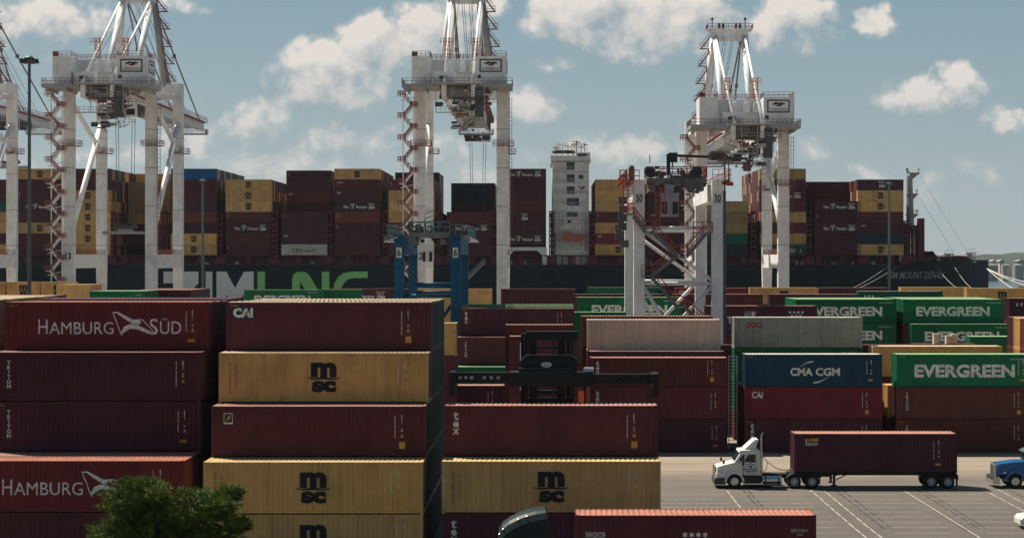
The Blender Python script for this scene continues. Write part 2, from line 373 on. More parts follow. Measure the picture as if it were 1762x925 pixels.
def body_mesh(L, h):
    k = (L, h)
    if k in _body: return _body[k]
    m = MB(); hw = CW / 2; hl = L / 2; zt, zb = h - .11, .16
    for sgn in (-1, 1):
        pr = prof(L); ys = sgn * (hw - .012)
        for (a, da), (b, db) in zip(pr, pr[1:]):
            m.poly([(a, ys - sgn * da, zb), (b, ys - sgn * db, zb), (b, ys - sgn * db, zt), (a, ys - sgn * da, zt)])
        y0, y1 = sorted((sgn * hw, sgn * (hw - .09)))
        m.box(-hl + .17, hl - .17, y0, y1, h - .115, h - .012); m.box(-hl + .17, hl - .17, y0, y1, .065, .17)
    for sx in (-1, 1):
        for sy in (-1, 1):
            xa, xb = sorted((sx * (hl - .005), sx * (hl - .14))); ya, yb = sorted((sy * (hw - .004), sy * (hw - .12)))
            m.box(xa, xb, ya, yb, .11, h - .11)
            xa, xb = sorted((sx * hl, sx * (hl - .178))); ya, yb = sorted((sy * (hw + .003), sy * (hw - .162)))
            for z0 in (0, h - .118): m.box(xa, xb, ya, yb, z0, z0 + .118)
        xa, xb = sorted((sx * (hl - .006), sx * (hl - .1)))
        m.box(xa, xb, -hw + .16, hw - .16, h - .13, h - .012); m.box(xa, xb, -hw + .16, hw - .16, .01, .17)
    n = 9; p = (CW - .24) / n                          # corrugated blank end
    for i in range(n):
        y = -hw + .12 + i * p; e = -hl + .03
        q = [(y, 0), (y + p * .27, 0), (y + p * .5, .04), (y + p * .77, .04), (y + p, 0)]
        for (a, da), (b, db) in zip(q, q[1:]): m.poly([(e + da, a, .15), (e + db, b, .15), (e + db, b, h - .12), (e + da, a, h - .12)])
    m.poly([(hl - .085, -hw + .1, .12), (hl - .085, hw - .1, .12), (hl - .085, hw - .1, h - .12), (hl - .085, -hw + .1, h - .12)])
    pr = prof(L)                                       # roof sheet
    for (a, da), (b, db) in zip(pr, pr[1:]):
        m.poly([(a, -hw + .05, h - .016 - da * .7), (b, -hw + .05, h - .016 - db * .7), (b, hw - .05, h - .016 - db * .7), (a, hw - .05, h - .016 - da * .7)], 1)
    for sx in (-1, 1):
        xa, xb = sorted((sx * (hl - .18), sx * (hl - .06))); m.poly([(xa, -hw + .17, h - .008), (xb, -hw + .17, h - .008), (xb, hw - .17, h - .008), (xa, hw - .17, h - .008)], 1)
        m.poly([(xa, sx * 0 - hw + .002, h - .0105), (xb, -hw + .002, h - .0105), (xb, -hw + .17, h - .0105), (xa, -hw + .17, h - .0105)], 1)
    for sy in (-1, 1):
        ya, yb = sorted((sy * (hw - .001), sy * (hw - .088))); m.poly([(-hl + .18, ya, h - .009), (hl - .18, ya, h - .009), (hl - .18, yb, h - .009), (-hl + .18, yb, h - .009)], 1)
    m.poly([(-hl + .1, -hw + .1, .14), (hl - .1, -hw + .1, .14), (hl - .1, hw - .1, .14), (-hl + .1, hw - .1, .14)])
    me = m.mesh('container_body')
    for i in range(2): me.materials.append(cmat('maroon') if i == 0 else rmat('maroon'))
    _body[k] = me; return me
_door = {}
def door_mesh(L, h, sy):
    k = (L, h, sy)
    if k in _door: return _door[k]
    m = MB(); e = L / 2; y0, y1 = sorted((sy * .006, sy * 1.09))
    m.box(e - .08, e - .035, y0, y1, .175, h - .135)
    for i in range(3):
        z = .35 + i * (h - .5) / 3; m.box(e - .036, e - .024, y0 + .12, y1 - .12, z, z + (h - .5) / 3 - .2)
    me = m.mesh('container_door'); me.materials.append(cmat('maroon'))
    r = MB()
    for yy in (.28, .78):
        r.tube((e - .022, sy * yy, .1), (e - .022, sy * yy, h - .09), .026, 6)
        r.box(e - .034, e - .006, sy * yy - .05, sy * yy + .05, .95, 1.15)
        r.beam((e - .02, sy * yy, 1.05), (e - .02, sy * yy + .35, 1.0), .03)
    mr = r.mesh('lock_rod'); mr.materials.append(plain('lock_rod_steel', (.085, .09, .095), .7, .0))
    _door[k] = (me, mr); return _door[k]

HC, STD = 2.896, 2.591
L40, L20 = 12.192, 6.058
def seven(big=True):
    w = Flat().text('The', 2.3, 3.85, .95, 1.72, .025).text('Factor', 5.85, 8.75, .93, 1.72, .025)
    for i in range(4): w.star(9.2 + i * .46, 2.18, .2)
    for i in range(3): w.star(9.43 + i * .46, 1.78, .2)
    w.text('ZIM', 9.05, 10.75, .82, 1.5, .05)
    w.poly([(4.95, 2.2), (5.4, 2.2), (5.05, 1.2), (4.85, .8), (4.65, .8), (4.9, 1.4), (5.1, 1.95)])
    b = Flat().rect(4.2, 4.85, .8, 1.55); o = Flat().poly([(4.2, 1.6), (4.9, 1.6), (5.05, 2.12), (4.2, 2.12)]); g = Flat().poly([(5.15, 1.1), (5.5, 1.9), (5.5, 2.3), (4.3, 2.3), (4.3, 2.2), (5.42, 2.2)])
    return {'w': w, 't': b, 's': o, 'o': g}
def flag(fx, fz, k):
    P = lambda pts: [(fx + (a - 783) * k, fz - (b - 235) * k) for a, b in pts]
    w = Flat()
    up = [(783, 236), (822, 234), (875, 262), (930, 288), (985, 284)]; lo = [(788, 243), (818, 244), (868, 282), (925, 318), (978, 318)]
    for i in range(4): w.poly(P([up[i], lo[i], lo[i + 1], up[i + 1]]))
    up = [(843, 372), (868, 335), (905, 320), (950, 322), (1000, 345), (1078, 382)]; lo = [(845, 398), (875, 368), (905, 352), (945, 352), (1000, 372), (1060, 392)]
    for i in range(5): w.poly(P([up[i], lo[i], lo[i + 1], up[i + 1]]))
    for a, b in (((783, 236), (845, 398)), ((985, 284), (1078, 382)), ((985, 310), (945, 330))):
        w.poly(P([a, (a[0] + 7, a[1]), (b[0] + 7, b[1]), b]))
    return w
def livery(key, L, h):
    A = {}
    def wr(k='w'): return A.setdefault(k, Flat())
    if key == 'msc':
        c = L / 2; k = wr('k')
        k.text('m', c - .75, c + .75, 1.46, 2.34, .06).text('sc', c - .68, c + .72, .6, 1.28, .07)
        k.band([(c - .95, 1.43), (c - .6, 1.37), (c, 1.42), (c + .6, 1.37), (c + .95, 1.43)], [.05, .09, .13, .09, .05])
        if L > 10: k.stack('MEDITERRANEAN', .66, 2.3, .11, .137, .95, 0).stack('SHIPPING CO', 1.0, 2.2, .11, .137, .95, 0)
    elif key == 'ham':
        wr().text('H', 2.0, 2.55, .98, 1.86).text('AMBURG', 2.66, 6.5, .98, 1.7).text('S', 8.65, 9.15, .95, 1.9).text('ÜD', 9.28, 10.55, .98, 1.92)
        f = flag(6.42, 2.3, .0086); b = len(A['w'].v); A['w'].v += f.v; A['w'].f += [tuple(b + i for i in q) for q in f.f]
    elif key == 'triton': wr().stack('TRITON', .95, 2.4, .235, .275, 1.1, .025)
    elif key == 'tex': wr().stack('tex', .68, 2.55, .48, .55, .8, .03)
    elif key == 'cai':
        wr().text('CAI', .42, 1.6, 1.98, 2.55, .06); wr('o').poly([(1.02, 2.15), (1.3, 2.15), (1.3, 2.42)])
        wr('b').rect(.32, 1.72, 1.88, 2.65)
    elif key == 'caiplain': wr().text('CAI', .65, 1.6, 1.9, 2.5, .03)
    elif key == 'ever':
        wr().text('EVERGREEN', 1.6 if L > 10 else .7, 10.5 if L > 10 else L - .8, .84, 2.0, .042); wr().text('IIIIIIIIIIIII', L - 2.1 if L > 10 else L - 1, L - .4, 2.4, 2.52)
    elif key == 'oocl': wr('r').text('OOCL', 1.15, 2.75, 1.92, 2.45, .04)
    elif key == 'cma':
        wr().text('CMA', 4.05, 6.05, .98, 1.7, .035).text('CGM', 6.3, 8.45, .98, 1.7, .035)
        wr().band([(4.95, 1.8), (5.3, 2.05), (5.7, 2.2), (6.1, 2.25)], [.03, .08, .12, .12]).band([(6.1, .38), (6.5, .42), (6.9, .58), (7.4, .86)], [.14, .13, .08, .03])
    elif key == 'seven': A = seven()
    elif key == 'zim':
        w = wr(); c = L / 2 + .3
        for i in range(4): w.star(c - .69 + i * .46, 2.3, .19)
        for i in range(3): w.star(c - .46 + i * .46, 1.93, .19)
        w.text('ZIM', c - .85, c + .85, .75, 1.5, .05)
    elif key == 'zimcom':
        w = wr(); w.text('WWW.ZIM.COM', .5, 1.5, 1.75, 2.05, .02)
        for i in range(4): w.star(5.55 + i * .34, 1.9, .16)
        for i in range(3): w.star(5.72 + i * .34, 1.58, .16)
        w.text('ZIM', 5.4, 6.75, .7, 1.3, .05); w.text('ZCSU 271669 6', 10.9, 11.75, 2.05, 2.2).text('45G1', 11.22, 11.5, 1.85, 1.98)
        wr('o').poly([(10.95, 1.45), (11.15, 1.45), (11.05, 1.65)]).rect(11.5, 11.62, 1.45, 1.63); w.rect(11.25, 11.35, 1.45, 1.63)
    elif key == 'beacon':
        wr().text('BEACON', 1.0, 1.75, 2.0, 2.25, .02).rect(.86, .95, 2.0, 2.5); wr('y').poly([(.95, 2.38), (1.8, 2.3), (1.8, 2.58), (.95, 2.46)])
    elif key == 'fbox':
        wr('w').rect(.72, 1.22, 2.46, 2.5).rect(.72, 1.22, 1.88, 1.97).rect(.72, .75, 1.97, 2.46).rect(1.19, 1.22, 1.97, 2.46); wr('b').rect(.755, 1.185, 1.975, 2.455)
        wr('y').poly([(.82, 2.0), (.95, 2.3), (1.15, 2.4), (1.15, 2.32), (1.02, 2.25), (1.12, 2.2), (.97, 2.12)])
    elif key == 'monitor':
        wr('k').text('ZIMonitor', 2.9, 9.4, .75, 1.75, 0.0).text('III', .7, 1.3, 1.7, 2.0); wr('b').poly([(8.3, 1.2), (9.0, 2.1), (9.2, 2.1), (8.6, 1.2)])
    elif key == 'ocean': wr().text('our ocean', 4.2, 9.3, .75, 1.7, 0.0).text(']', 10.6, 10.9, .7, 1.6)
    elif key == 'kline':
        wr().rect(.95, 1.35, .5, 2.3); wr('k').stack('LINE', 1.15, 2.0, .2, .3, .8, .03).rect(1.02, 1.28, 2.1, 2.22)
    elif key == 'tag': wr().rect(.7, .78, 1.3, 2.3)
    elif key == 'mark': wr().text('III', .9, 2.2, 1.9, 2.3, 0.0)
    return A
def marks(L, var):
    w, y = Flat(), Flat(); r = random.Random(var); e = L - r.choice([1.35, 1.05, .95])
    z = 2.35
    while z > 1.15:
        d = r.uniform(.12, .3); w.rect(e - .42, e - .385, z - d, z); z -= d + .035
    w.rect(e - .05, e, 2.1, 2.4); w.rect(e - .02, e, 1.85, 2.08); w.rect(e - .07, e + .03, 1.45, 1.52)
    if var % 2 == 0: w.rect(e - .05, e + .02, 1.58, 1.66)
    y.poly([(e - .12, 1.12), (e + .1, 1.12), (e - .01, 1.34)])
    if var % 3: y.rect(e - .17, e + .17, .48, .86) if var % 3 == 1 else y.rect(e - .3, e + .12, .52, .68)
    y.rect(.25, .75, 2.66, 2.7) if var % 2 else None
    return {'w': w, 'y': y}
_liv = {}
def liv_meshes(key, L, h, src):
    k = (key, L, h)
    if k not in _liv:
        out = []
        A = src(); cuts = [p[0] + L / 2 for p in prof(L)]
        order = 'btswkroyg'
        for mk in sorted(A, key=lambda q: order.index(q)):
            fl = A[mk]
            if not fl.f: continue
            off = .004 + .003 * order.index(mk) * (1 if mk != 'b' else 0)
            me = fl.mesh('lettering', cuts, lambda x, z: -CW / 2 + .012 + depth_at(L, x - L / 2) - off)
            for v in me.vertices: v.co.x -= L / 2
            me.materials.append(LETM[mk]); out.append((mk, me))
        _liv[k] = out
    return _liv[k]
def scaled(A, k):
    if k < .99:
        for fl in A.values(): fl.v = [(x, z * k) for x, z in fl.v]
    return A
LIVWORD = {None: '', 'msc': 'with bold black letters', 'ham': 'with white flag emblem', 'triton': 'with stacked capital letters', 'tex': 'with stacked lowercase letters', 'cai': 'with dark lettered patch',
           'caiplain': 'with three white letters', 'ever': 'with wide white lettering', 'oocl': 'with small red letters', 'cma': 'with white swooshes', 'seven': 'with white slogan',
           'zim': 'with star emblem', 'zimcom': 'with white web address', 'beacon': 'with yellow beam logo', 'fbox': 'with small square badge', 'monitor': 'with black script', 'ocean': 'with thin white lettering',
           'kline': 'with white vertical strip', 'tag': 'with thin white stripe', 'mark': 'with small white marks'}
ORD = ['first', 'second', 'third', 'fourth', 'fifth', 'sixth', 'seventh', 'eighth', 'ninth', 'tenth', 'eleventh', 'twelfth']
N_CONT = [0]
def container(x0, y0, z0, c, liv=None, L=L40, h=HC, where='', group=None, doors=False, mk=False, roof=None, label=None):
    """one box: left edge x0, near face y0, underside z0"""
    o = link('shipping_container', body_mesh(L, h), None, (x0 + L / 2, y0 + CW / 2, z0))
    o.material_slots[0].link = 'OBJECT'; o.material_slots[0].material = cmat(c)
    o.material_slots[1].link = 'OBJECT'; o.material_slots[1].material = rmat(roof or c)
    w = LIVWORD[liv]
    tag(o, label or (f"{COL[c][2]} container {w}, {where}" if w else f"{COL[c][2]} container, {where}"), 'shipping container', group)
    if doors:
        for sy in (-1, 1):
            dm, rm = door_mesh(L, h, sy)
            d = link('door', dm, o); d.material_slots[0].link = 'OBJECT'; d.material_slots[0].material = cmat(c)
            link('lock_rod', rm, d)
    if liv:
        for k_, me in liv_meshes(liv, L, h, lambda: scaled(livery(liv, L, h), h / HC)): link('emblem' if k_ in 'obgst' else 'lettering', me, o)
    if mk:
        N_CONT[0] += 1; var = N_CONT[0] % 6
        for k_, me in liv_meshes(('marks', var), L, h, lambda: marks(L, var)): link('placard' if k_ == 'y' else 'marking', me, o)
    return o
HID = []      # supporting boxes behind the visible ones, plus some added to darken gaps
def hidden(x0, y0, z0, c='maroon', L=L40, h=HC): HID.append((x0, y0, z0, c, L, h))

# ------------------------------------------------------------------ ground, water, shore
def ground_z(Y):
    P = [(0, .12), (112, .12), (122, 0), (190, 0), (212, .45), (240, .7), (345, 1.2), (450, 1.3)]
    for (a, za), (b, zb) in zip(P, P[1:]):
        if Y <= b: return za + (zb - za) * max(0, (Y - a)) / (b - a)
    return 1.3
def ground_mat():
    m, nt, b, N, L = nodes('worn_concrete')
    v, _ = coords(nt, (1, 1, 1), False); vx, _ = coords(nt, (.12, 1.0, 1), False); vy, _ = coords(nt, (1, .1, 1), False)
    base = mixc(nt, ramp(nt, noise_tex(nt, v, .09, 6), .35, .65), (.070, .060, .053), (.110, .094, .080))
    base = mixc(nt, nmul(nt, ramp(nt, noise_tex(nt, vx, .55, 6, .7), .42, .68), .85), base, (.095, .082, .070))
    base = mixc(nt, nmul(nt, ramp(nt, noise_tex(nt, vy, .6, 5, .7), .5, .72), .5), base, (.085, .075, .066))
    base = mixc(nt, nmul(nt, ramp(nt, noise_tex(nt, v, 3.0, 6, .75), .35, .8), .45), base, (.20, .17, .14))
    oil = ramp(nt, noise_tex(nt, v, .35, 7, .7), .58, .70); base = mixc(nt, nmul(nt, oil, .75), base, (.044, .039, .035))
    # pale concrete apron along the container rows
    tc = N('ShaderNodeTexCoord'); sp = N('ShaderNodeSeparateXYZ'); L(tc.outputs['Object'], sp.inputs[0])
    wob = N('ShaderNodeMath'); wob.operation = 'MULTIPLY_ADD'; wob.inputs[1].default_value = 7.0; L(noise_tex(nt, v, .14, 4), wob.inputs[0]); L(sp.outputs['Y'], wob.inputs[2])
    mid = ramp(nt, wob.outputs[0], 134.0, 147.0); base = mixc(nt, nmul(nt, mid, .6), base, mixc(nt, ramp(nt, noise_tex(nt, vx, .4, 5), .3, .7), (.125, .106, .088), (.190, .163, .136)))
    ap = ramp(nt, wob.outputs[0], 152, 161.0)
    base = mixc(nt, ap, base, mixc(nt, ramp(nt, noise_tex(nt, vx, .5, 6, .65), .3, .7), (.22, .178, .13), (.345, .29, .225)))
    L(base, b.inputs['Base Color']); b.inputs['Roughness'].default_value = .85
    bp = N('ShaderNodeBump'); bp.inputs['Strength'].default_value = .3; bp.inputs['Distance'].default_value = .02; L(noise_tex(nt, v, 8, 4), bp.inputs['Height']); L(bp.outputs[0], b.inputs['Normal'])
    return m
g = MB()
ys = [-60, 30, 112, 122, 190, 212, 240, 345, 452]
for a, b in zip(ys, ys[1:]): g.poly([(-420, a, ground_z(a)), (420, a, ground_z(a)), (420, b, ground_z(b)), (-420, b, ground_z(b))])
g.poly([(-420, 452, 1.3), (420, 452, 1.3), (420, 452, -4), (-420, 452, -4)])
tag(g.build('ground', ground_mat()), kind='structure')
def water_mat():
    m, nt, b, N, L = nodes('river_water'); v, _ = coords(nt, (1, .35, 1), False)
    b.inputs['Base Color'].default_value = (.05, .075, .085, 1); b.inputs['Roughness'].default_value = .22
    bp = N('ShaderNodeBump'); bp.inputs['Strength'].default_value = .9; bp.inputs['Distance'].default_value = .5; L(noise_tex(nt, v, .35, 6), bp.inputs['Height']); L(bp.outputs[0], b.inputs['Normal'])
    return m
g = MB(); g.poly([(-9000, 440, -2), (9000, 440, -2), (9000, 14000, -2), (-9000, 14000, -2)])
tag(g.build('water', water_mat()), kind='structure')

def leafmat(name, a, b_):
    m, nt, b, N, L = nodes(name); v, _ = coords(nt, (1, 1, 1), False)
    L(mixc(nt, ramp(nt, noise_tex(nt, v, .02, 8, .75), .35, .68), a, b_), b.inputs['Base Color']); b.inputs['Roughness'].default_value = .9
    return m
def hills():
    m = MB(); nx, ny = 260, 14; b = []
    for j in range(ny):
        for i in range(nx):
            x = -2600 + i * 20.0; t = j / (ny - 1); y = 1690 + t * 1500
            hgt = 3 + 15 * min(1, t * 1.6) + 9 * noise.noise((x * .0052, y * .001, 3)) * min(1, t * 2)
            hgt += 4 * abs(noise.noise((x * .021, y * .02, 7))) + 2.5 * noise.noise((x * .08, y * .06, 1)) + 5 * max(0, (x - 500) / 300) * t
            if j == 0: hgt = -2.5
            b.append((x + rnd.uniform(-5, 5), y, max(-2.5, hgt)))
    m.v = b
    for j in range(ny - 1):
        for i in range(nx - 1): m.f.append((j * nx + i, j * nx + i + 1, (j + 1) * nx + i + 1, (j + 1) * nx + i)); m.m.append(0)
    tag(m.build('hills', leafmat('wooded_hillside', (.020, .034, .028), (.050, .070, .050)), smooth=True), kind='structure')
hills()
TANKW = plain('tank_white', (.42, .405, .385), .5, vary=.08, scale=.05)
for i, (px, w) in enumerate([(1708, 19), (1731, 17), (1752, 18), (1775, 18), (1690, 16)]):
    Y = 1640 + 12 * (i % 2); c = at(px, 476, Y); r = w * Y / F / 2
    m = MB(); m.lathe((c.x, Y, -2), [(r, 0), (r, 13.4), (0.01, 14.2)], 'z', 36); o = m.build('storage_tank', TANKW, smooth=False)
    rl = MB(); rl.rail([(c.x + r * math.cos(a), Y + r * math.sin(a), 11.45) for a in [k * math.pi / 8 for k in range(16)]], 1.2, 3, .15, close=True); rl.build('railing', W_STEEL, o)
    tag(o, ['white storage tank on the far shore just right of the bow', 'white storage tank second right of the ship bow', 'white storage tank on far shore at right picture edge', 'white storage tank on far shore beyond the edge', 'white storage tank half hidden behind ship bow'][i], 'storage tank', 'storage tanks on the far shore')
for i, (px, w, hh) in enumerate([(1724, 7, 8), (1757, 12, 9), (1711, 5, 5)]):
    Y = 1760 + i * 20; p = at(px, 452, Y); w = w * Y / F; m = MB(); m.box(p.x - w / 2, p.x + w / 2, Y, Y + 14, 3, CH - 3); o = m.build('shore_building', plain('pale_wall', (.5, .5, .48), .7))
    r = MB(); r.prism_y([(p.x - w / 2 - 1, CH - 3), (p.x + w / 2 + 1, CH - 3), (p.x, CH - 1.4)], Y - .5, Y + 14.5); r.build('roof', plain('grey_roofing', (.3, .28, .27), .8), o)
    tag(o, ['pale gabled building among trees above the tanks', 'wide pale building on far shore near right edge', 'tiny pale building above leftmost visible tank'][i], 'building')
sh = MB()
for k in range(60):
    x = 640 + k * 7; Y = 1590 + rnd.uniform(-15, 15); r = rnd.uniform(2.0, 3.6)
    for q in range(5): sh.lathe((x + rnd.uniform(-5, 5), Y + rnd.uniform(-3, 3), rnd.uniform(-2, 2)), [(.1, r * .9), (r * .6, r * .6), (r * .9, 0), (r * .5, -r * .4)], 'z', 7)
tag(sh.build('shore_bushes', leafmat('shore_scrub', (.014, .03, .018), (.05, .075, .04))), kind='stuff', label='dark low bushes along the far waterline', cat='bushes')

# ------------------------------------------------------------------ lane paint on the truck yard
LINE = plain('worn_white_line', (.40, .355, .30), .8, vary=.35, scale=3)
TYRE = plain('tyre_mark', (.045, .041, .038), .9, vary=.3, scale=2)
ln = MB(); z = .004
for X, a, b, dash in [(13.6, 119, 142, True), (19.85, 112, 142.5, True), (20.8, 112, 142.5, True), (26.72, 112, 142.5, False), (32.75, 112, 143, True), (33.8, 112, 143, True)]:
    y = a
    while y < b:
        d = 2.2 if dash else 30; y2 = min(b, y + d); ln.poly([(X - .055, y, z + ground_z(y)), (X + .055, y, z + ground_z(y)), (X + .055, y2, z + ground_z(y2)), (X - .055, y2, z + ground_z(y2))]); y += d + (.45 if dash else 0)
for Y in [139.8, 137.2, 134.8, 132.5, 130.2, 127.7, 125.2, 122.6, 120.1, 117.6, 115]:
    for xa, xb in [(6.9, 13.2), (14.3, 19.4), (21.3, 26.2), (27.3, 32.2), (34.4, 40)]:
        a = xa + rnd.uniform(0, .8); b = xb - rnd.uniform(0, .8); zz = z + ground_z(Y)
        ln.poly([(a, Y - .045, zz), (b, Y - .045, zz), (b, Y + .045, zz), (a, Y + .045, zz)])
for k in range(26):
    X = rnd.uniform(9, 46); Y = rnd.uniform(160, 169.4); ln.poly([(X, Y, z), (X + rnd.uniform(.4, 1.4), Y, z), (X + rnd.uniform(.4, 1.4), Y + .1, z), (X, Y + .1, z)])
tag(ln.build('lane_markings', LINE), kind='structure')
tm = MB()
for X in (14.85, 15.2, 21.7, 22.2, 27.75, 28.2, 34.6):
    for k in range(8):
        a = 119 + k * 3.1; b = a + rnd.uniform(2, 3.05); w = .07
        tm.poly([(X - w, a, .0035), (X + w, a, .0035), (X + w, b, .0035), (X - w, b, .0035)])
tag(tm.build('tyre_marks', TYRE), kind='structure')

# ------------------------------------------------------------------ foreground and yard stacks
GA = 'containers in the big foreground stacks'
def stack(x0, y0, cells, where, z0=None, first=0, group=None, **kw):
    """cells from tier `first` upward: (colour, livery[, height]); None = hidden box"""
    z = (ground_z(y0) if z0 is None else z0) + first * (HC + .004)
    n = first
    for cell in cells:
        if cell is None: z += HC + .004; n += 1; continue
        if cell == 'h': hidden(x0, y0, z, L=kw.get('L', L40)); z += HC + .004; n += 1; continue
        c, lv = cell[0], cell[1]; h = cell[2] if len(cell) > 2 and cell[2] else HC; rf = cell[3] if len(cell) > 3 else None
        container(x0, y0, z, c, lv, h=h, where=f"{ORD[n]} tier, {where}", group=group, roof=rf, **kw)
        z += h + .004; n += 1
M, P, B_, H_, Y_, G_ = 'maroon', 'purple', 'brown', 'hsred', 'yellow', 'green'
row = lambda k: 106.3 + 2.55 * k
cyc0 = ['dark', 'purple', 'navy', 'dark', 'maroon']
# stack behind the pine tree
stack(-32.2, 107.0, [(M, None), (H_, 'ham')], 'front row of stack behind pine tree', group=GA, doors=True, mk=True)
stack(-32.2, 109.55, [(P, None), (M, None)], 'second row of stack behind pine tree', group=GA, doors=True)
stack(-32.2, 112.1, [(P, None), (M, None), (P, 'triton'), (P, 'triton')], 'third row of stack behind pine tree', group=GA, doors=True, mk=True)
stack(-32.2, 114.65, [(P, None), (M, None), (P, None), (M, None), (H_, 'ham')], 'fourth row of stack behind pine tree', group=GA, doors=True, mk=True)
for k in (5, 6): stack(-32.2, 107 + 2.55 * (k - 1), [(cyc0[(k * 2 + t) % 5], None) for t in range(5)], f'{ORD[k - 1]} row of stack behind pine tree', group=GA, doors=True)
for t in range(5): hidden(-32.2, 107 + 2.55 * 6, .12 + t * HC, 'purple'); hidden(-32.2, 107 + 2.55 * 7, .12 + t * HC, 'purple')
for k in range(8):
    for t in range(4): hidden(-46.2, 116.5 + 2.55 * k, ground_z(110) + t * HC, 'purple')
    container(-46.2, 116.5 + 2.55 * k, ground_z(110) + 4 * HC + .01, ['yellow', 'cream', 'yellow', 'cream', 'cream', 'yellow', 'cream', 'maroon'][k], None, where=f"{ORD[k]} row of top tier at far left edge", group=GA, doors=True, roof='cream' if k < 7 else None)
# big stack right of the pine
W1 = 'of stack right of pine'
stack(-18.86, row(0), [(Y_, 'msc'), (Y_, 'msc')], 'front row ' + W1, group=GA, doors=True, mk=True)
stack(-18.86, row(1), [(M, None), (G_, None), (M, 'fbox')], 'second row ' + W1, group=GA, doors=True, mk=True)
stack(-18.86, row(2), [('navy', None), ('dark', None), (G_, None), (Y_, 'msc', None, 'cream')], 'third row ' + W1, group=GA, doors=True, mk=True)
stack(-18.86, row(3), [('dark', None), ('navy', None), ('teal', None), (P, None), (M, 'cai', None, 'cream')], 'fourth row ' + W1, group=GA, doors=True, mk=True)
cyc = ['dark', 'navy', 'green', 'purple', 'dark', 'maroon', 'navy', 'dark', 'teal', 'purple']
for k in range(4, 9):
    stack(-18.86, row(k), [(cyc[(k * 3 + t) % 10], None, None, 'cream') for t in range(5)], f'{ORD[k]} row ' + W1, group=GA, doors=True)
# stack in the middle foreground
stack(-5.66, 106.7, [(P, 'tex'), (Y_, 'msc')], 'front row of stack below lift machine', group=GA, mk=True)
stack(-5.66, 109.25, ['h', 'h', (M, 'tex')], 'second row of stack below lift machine', group=GA, mk=True)
# second line of stacks behind the truck lane
GB = 'containers in the stacks behind the trucks'
W3, W4, W5 = 'of stack left of ladder gap', 'of stack behind white truck', 'of rightmost truckside stack'
stack(4.12, 170, [(P, 'tex'), (M, 'tex'), (M, 'tex', STD)], 'front row ' + W3, group=GB, mk=True)
stack(4.12, 172.55, ['h', 'h', (P, 'mark')], 'second row ' + W3, group=GB, z0=.15)
stack(4.0, 175.1, ['h', 'h', 'h', ('beige', None, None, 'beige')], 'third row ' + W3, group=GB, mk=True)
stack(3.5, 177.65, [None, None, (B_, None), (B_, None)], 'fourth row ' + W3, group=GB, z0=.25)
for t in (0, 1): hidden(3.5, 177.65, t * HC)
stack(17.84, 170, [(P, 'tex'), ('crimson', 'caiplain'), ('navy', 'cma', None, 'grey')], 'front row ' + W4, group=GB, mk=True)
stack(17.7, 172.55, [(P, None), (H_, None)], 'second row ' + W4, group=GB)
stack(17.9, 175.1, [('dark', None), ('dark', None)], 'third row ' + W4, group=GB)
stack(18.1, 182, ['h', (G_, None), (G_, 'ever'), ('grey', 'oocl')], 'rear row ' + W4, group=GB, mk=True)
stack(31.3, 170, [(B_, 'triton'), (B_, 'triton'), (G_, 'ever')], 'front row ' + W5, group=GB, mk=True)
stack(30.95, 172.55, [(M, None), (Y_, None)], 'second row ' + W5, group=GB)
stack(30.9, 180, ['h', 'h', (Y_, None, None, 'cream')], 'rear row ' + W5, group=GB, z0=.25)
for k, (c, lv) in enumerate([('rust', None), (Y_, None), (M, 'mark')]):
    stack(44.7, 177.4 + 2.55 * k, ['h', 'h', (['maroon', 'yellow', 'brown'][k], None), (c, lv)], f'{ORD[k]} row of end stack at right edge', group=GB)
# low stack seen under the lift machine, 20 ft stack behind it, yellow stack behind the big stack
stack(-15.7, 172, ['h', (P, None)], 'stack seen under left spreader arm', group=GB, mk=True)
stack(-3.0, 168, [(M, None, STD), (M, None, STD), (M, 'kline', STD), (M, 'kline', STD)], 'short stack behind lift machine mast', group=GB, L=L20)
stack(-3.4, 170.6, ['h', 'h', 'h', (B_, None, STD)], 'second row behind lift machine mast', group=GB, L=L20)
stack(-19.85, 169, ['h', 'h', (M, None), (Y_, None)], 'narrow stack beside lift machine left arm', group=GB, doors=True, z0=-.1)
stack(-20.3, 180, ['h', (G_, None), (G_, None)], 'row seen beside big stack corner', group=GB, doors=True)
# stacks under and around the yard gantries
GC = 'containers in the far yard rows'
W6 = 'of stack right of blue gantry'
stack(-8.9, 204, ['h', 'h', 'h', (P, 'tex')], 'second row ' + W6, group=GC, mk=True, z0=.28)
stack(-9.1, 201.3, ['h', 'h', (M, 'triton')], 'front row ' + W6, group=GC)
stack(-8.9, 198.6, ['h', (G_, None)], 'low front row ' + W6, group=GC)
stack(-8.9, 206.6, ['h', 'h', 'h', (G_, None)], 'third row ' + W6, group=GC, z0=.42)
stack(-8.9, 209.2, ['h', 'h', 'h', (G_, None)], 'fourth row ' + W6, group=GC, z0=.55)
stack(-22.9, 223, ['h', 'h', 'h', (Y_, None)], 'row behind big stack corner', group=GC, doors=True)
stack(4.1, 226, ['h', 'h', 'h', (G_, 'ever')], 'row behind white gantry legs', group=GC, z0=1.0)
stack(3.2, 214, ['h', 'h', (G_, None), (G_, None)], 'left of white gantry legs', group=GC, L=L20, z0=-.4)
stack(17.8, 210, ['h', 'h', (P, None), (P, 'seven')], 'right of white gantry', group=GC, z0=.4)
W7 = 'behind grey and blue containers'
for k in range(4): stack(30.5, 232 + 2.55 * k, ['h', 'h', (G_, 'ever') if k == 0 else 'h', (G_, 'ever' if k == 0 else None)], f'{ORD[k]} green row {W7}', group=GC, z0=.65)
for k in range(5): stack(43.5, 232 + 2.55 * k, ['h', 'h', 'h', (G_, 'ever' if k == 0 else None)], f'{ORD[k]} green row at right', group=GC, z0=.65)
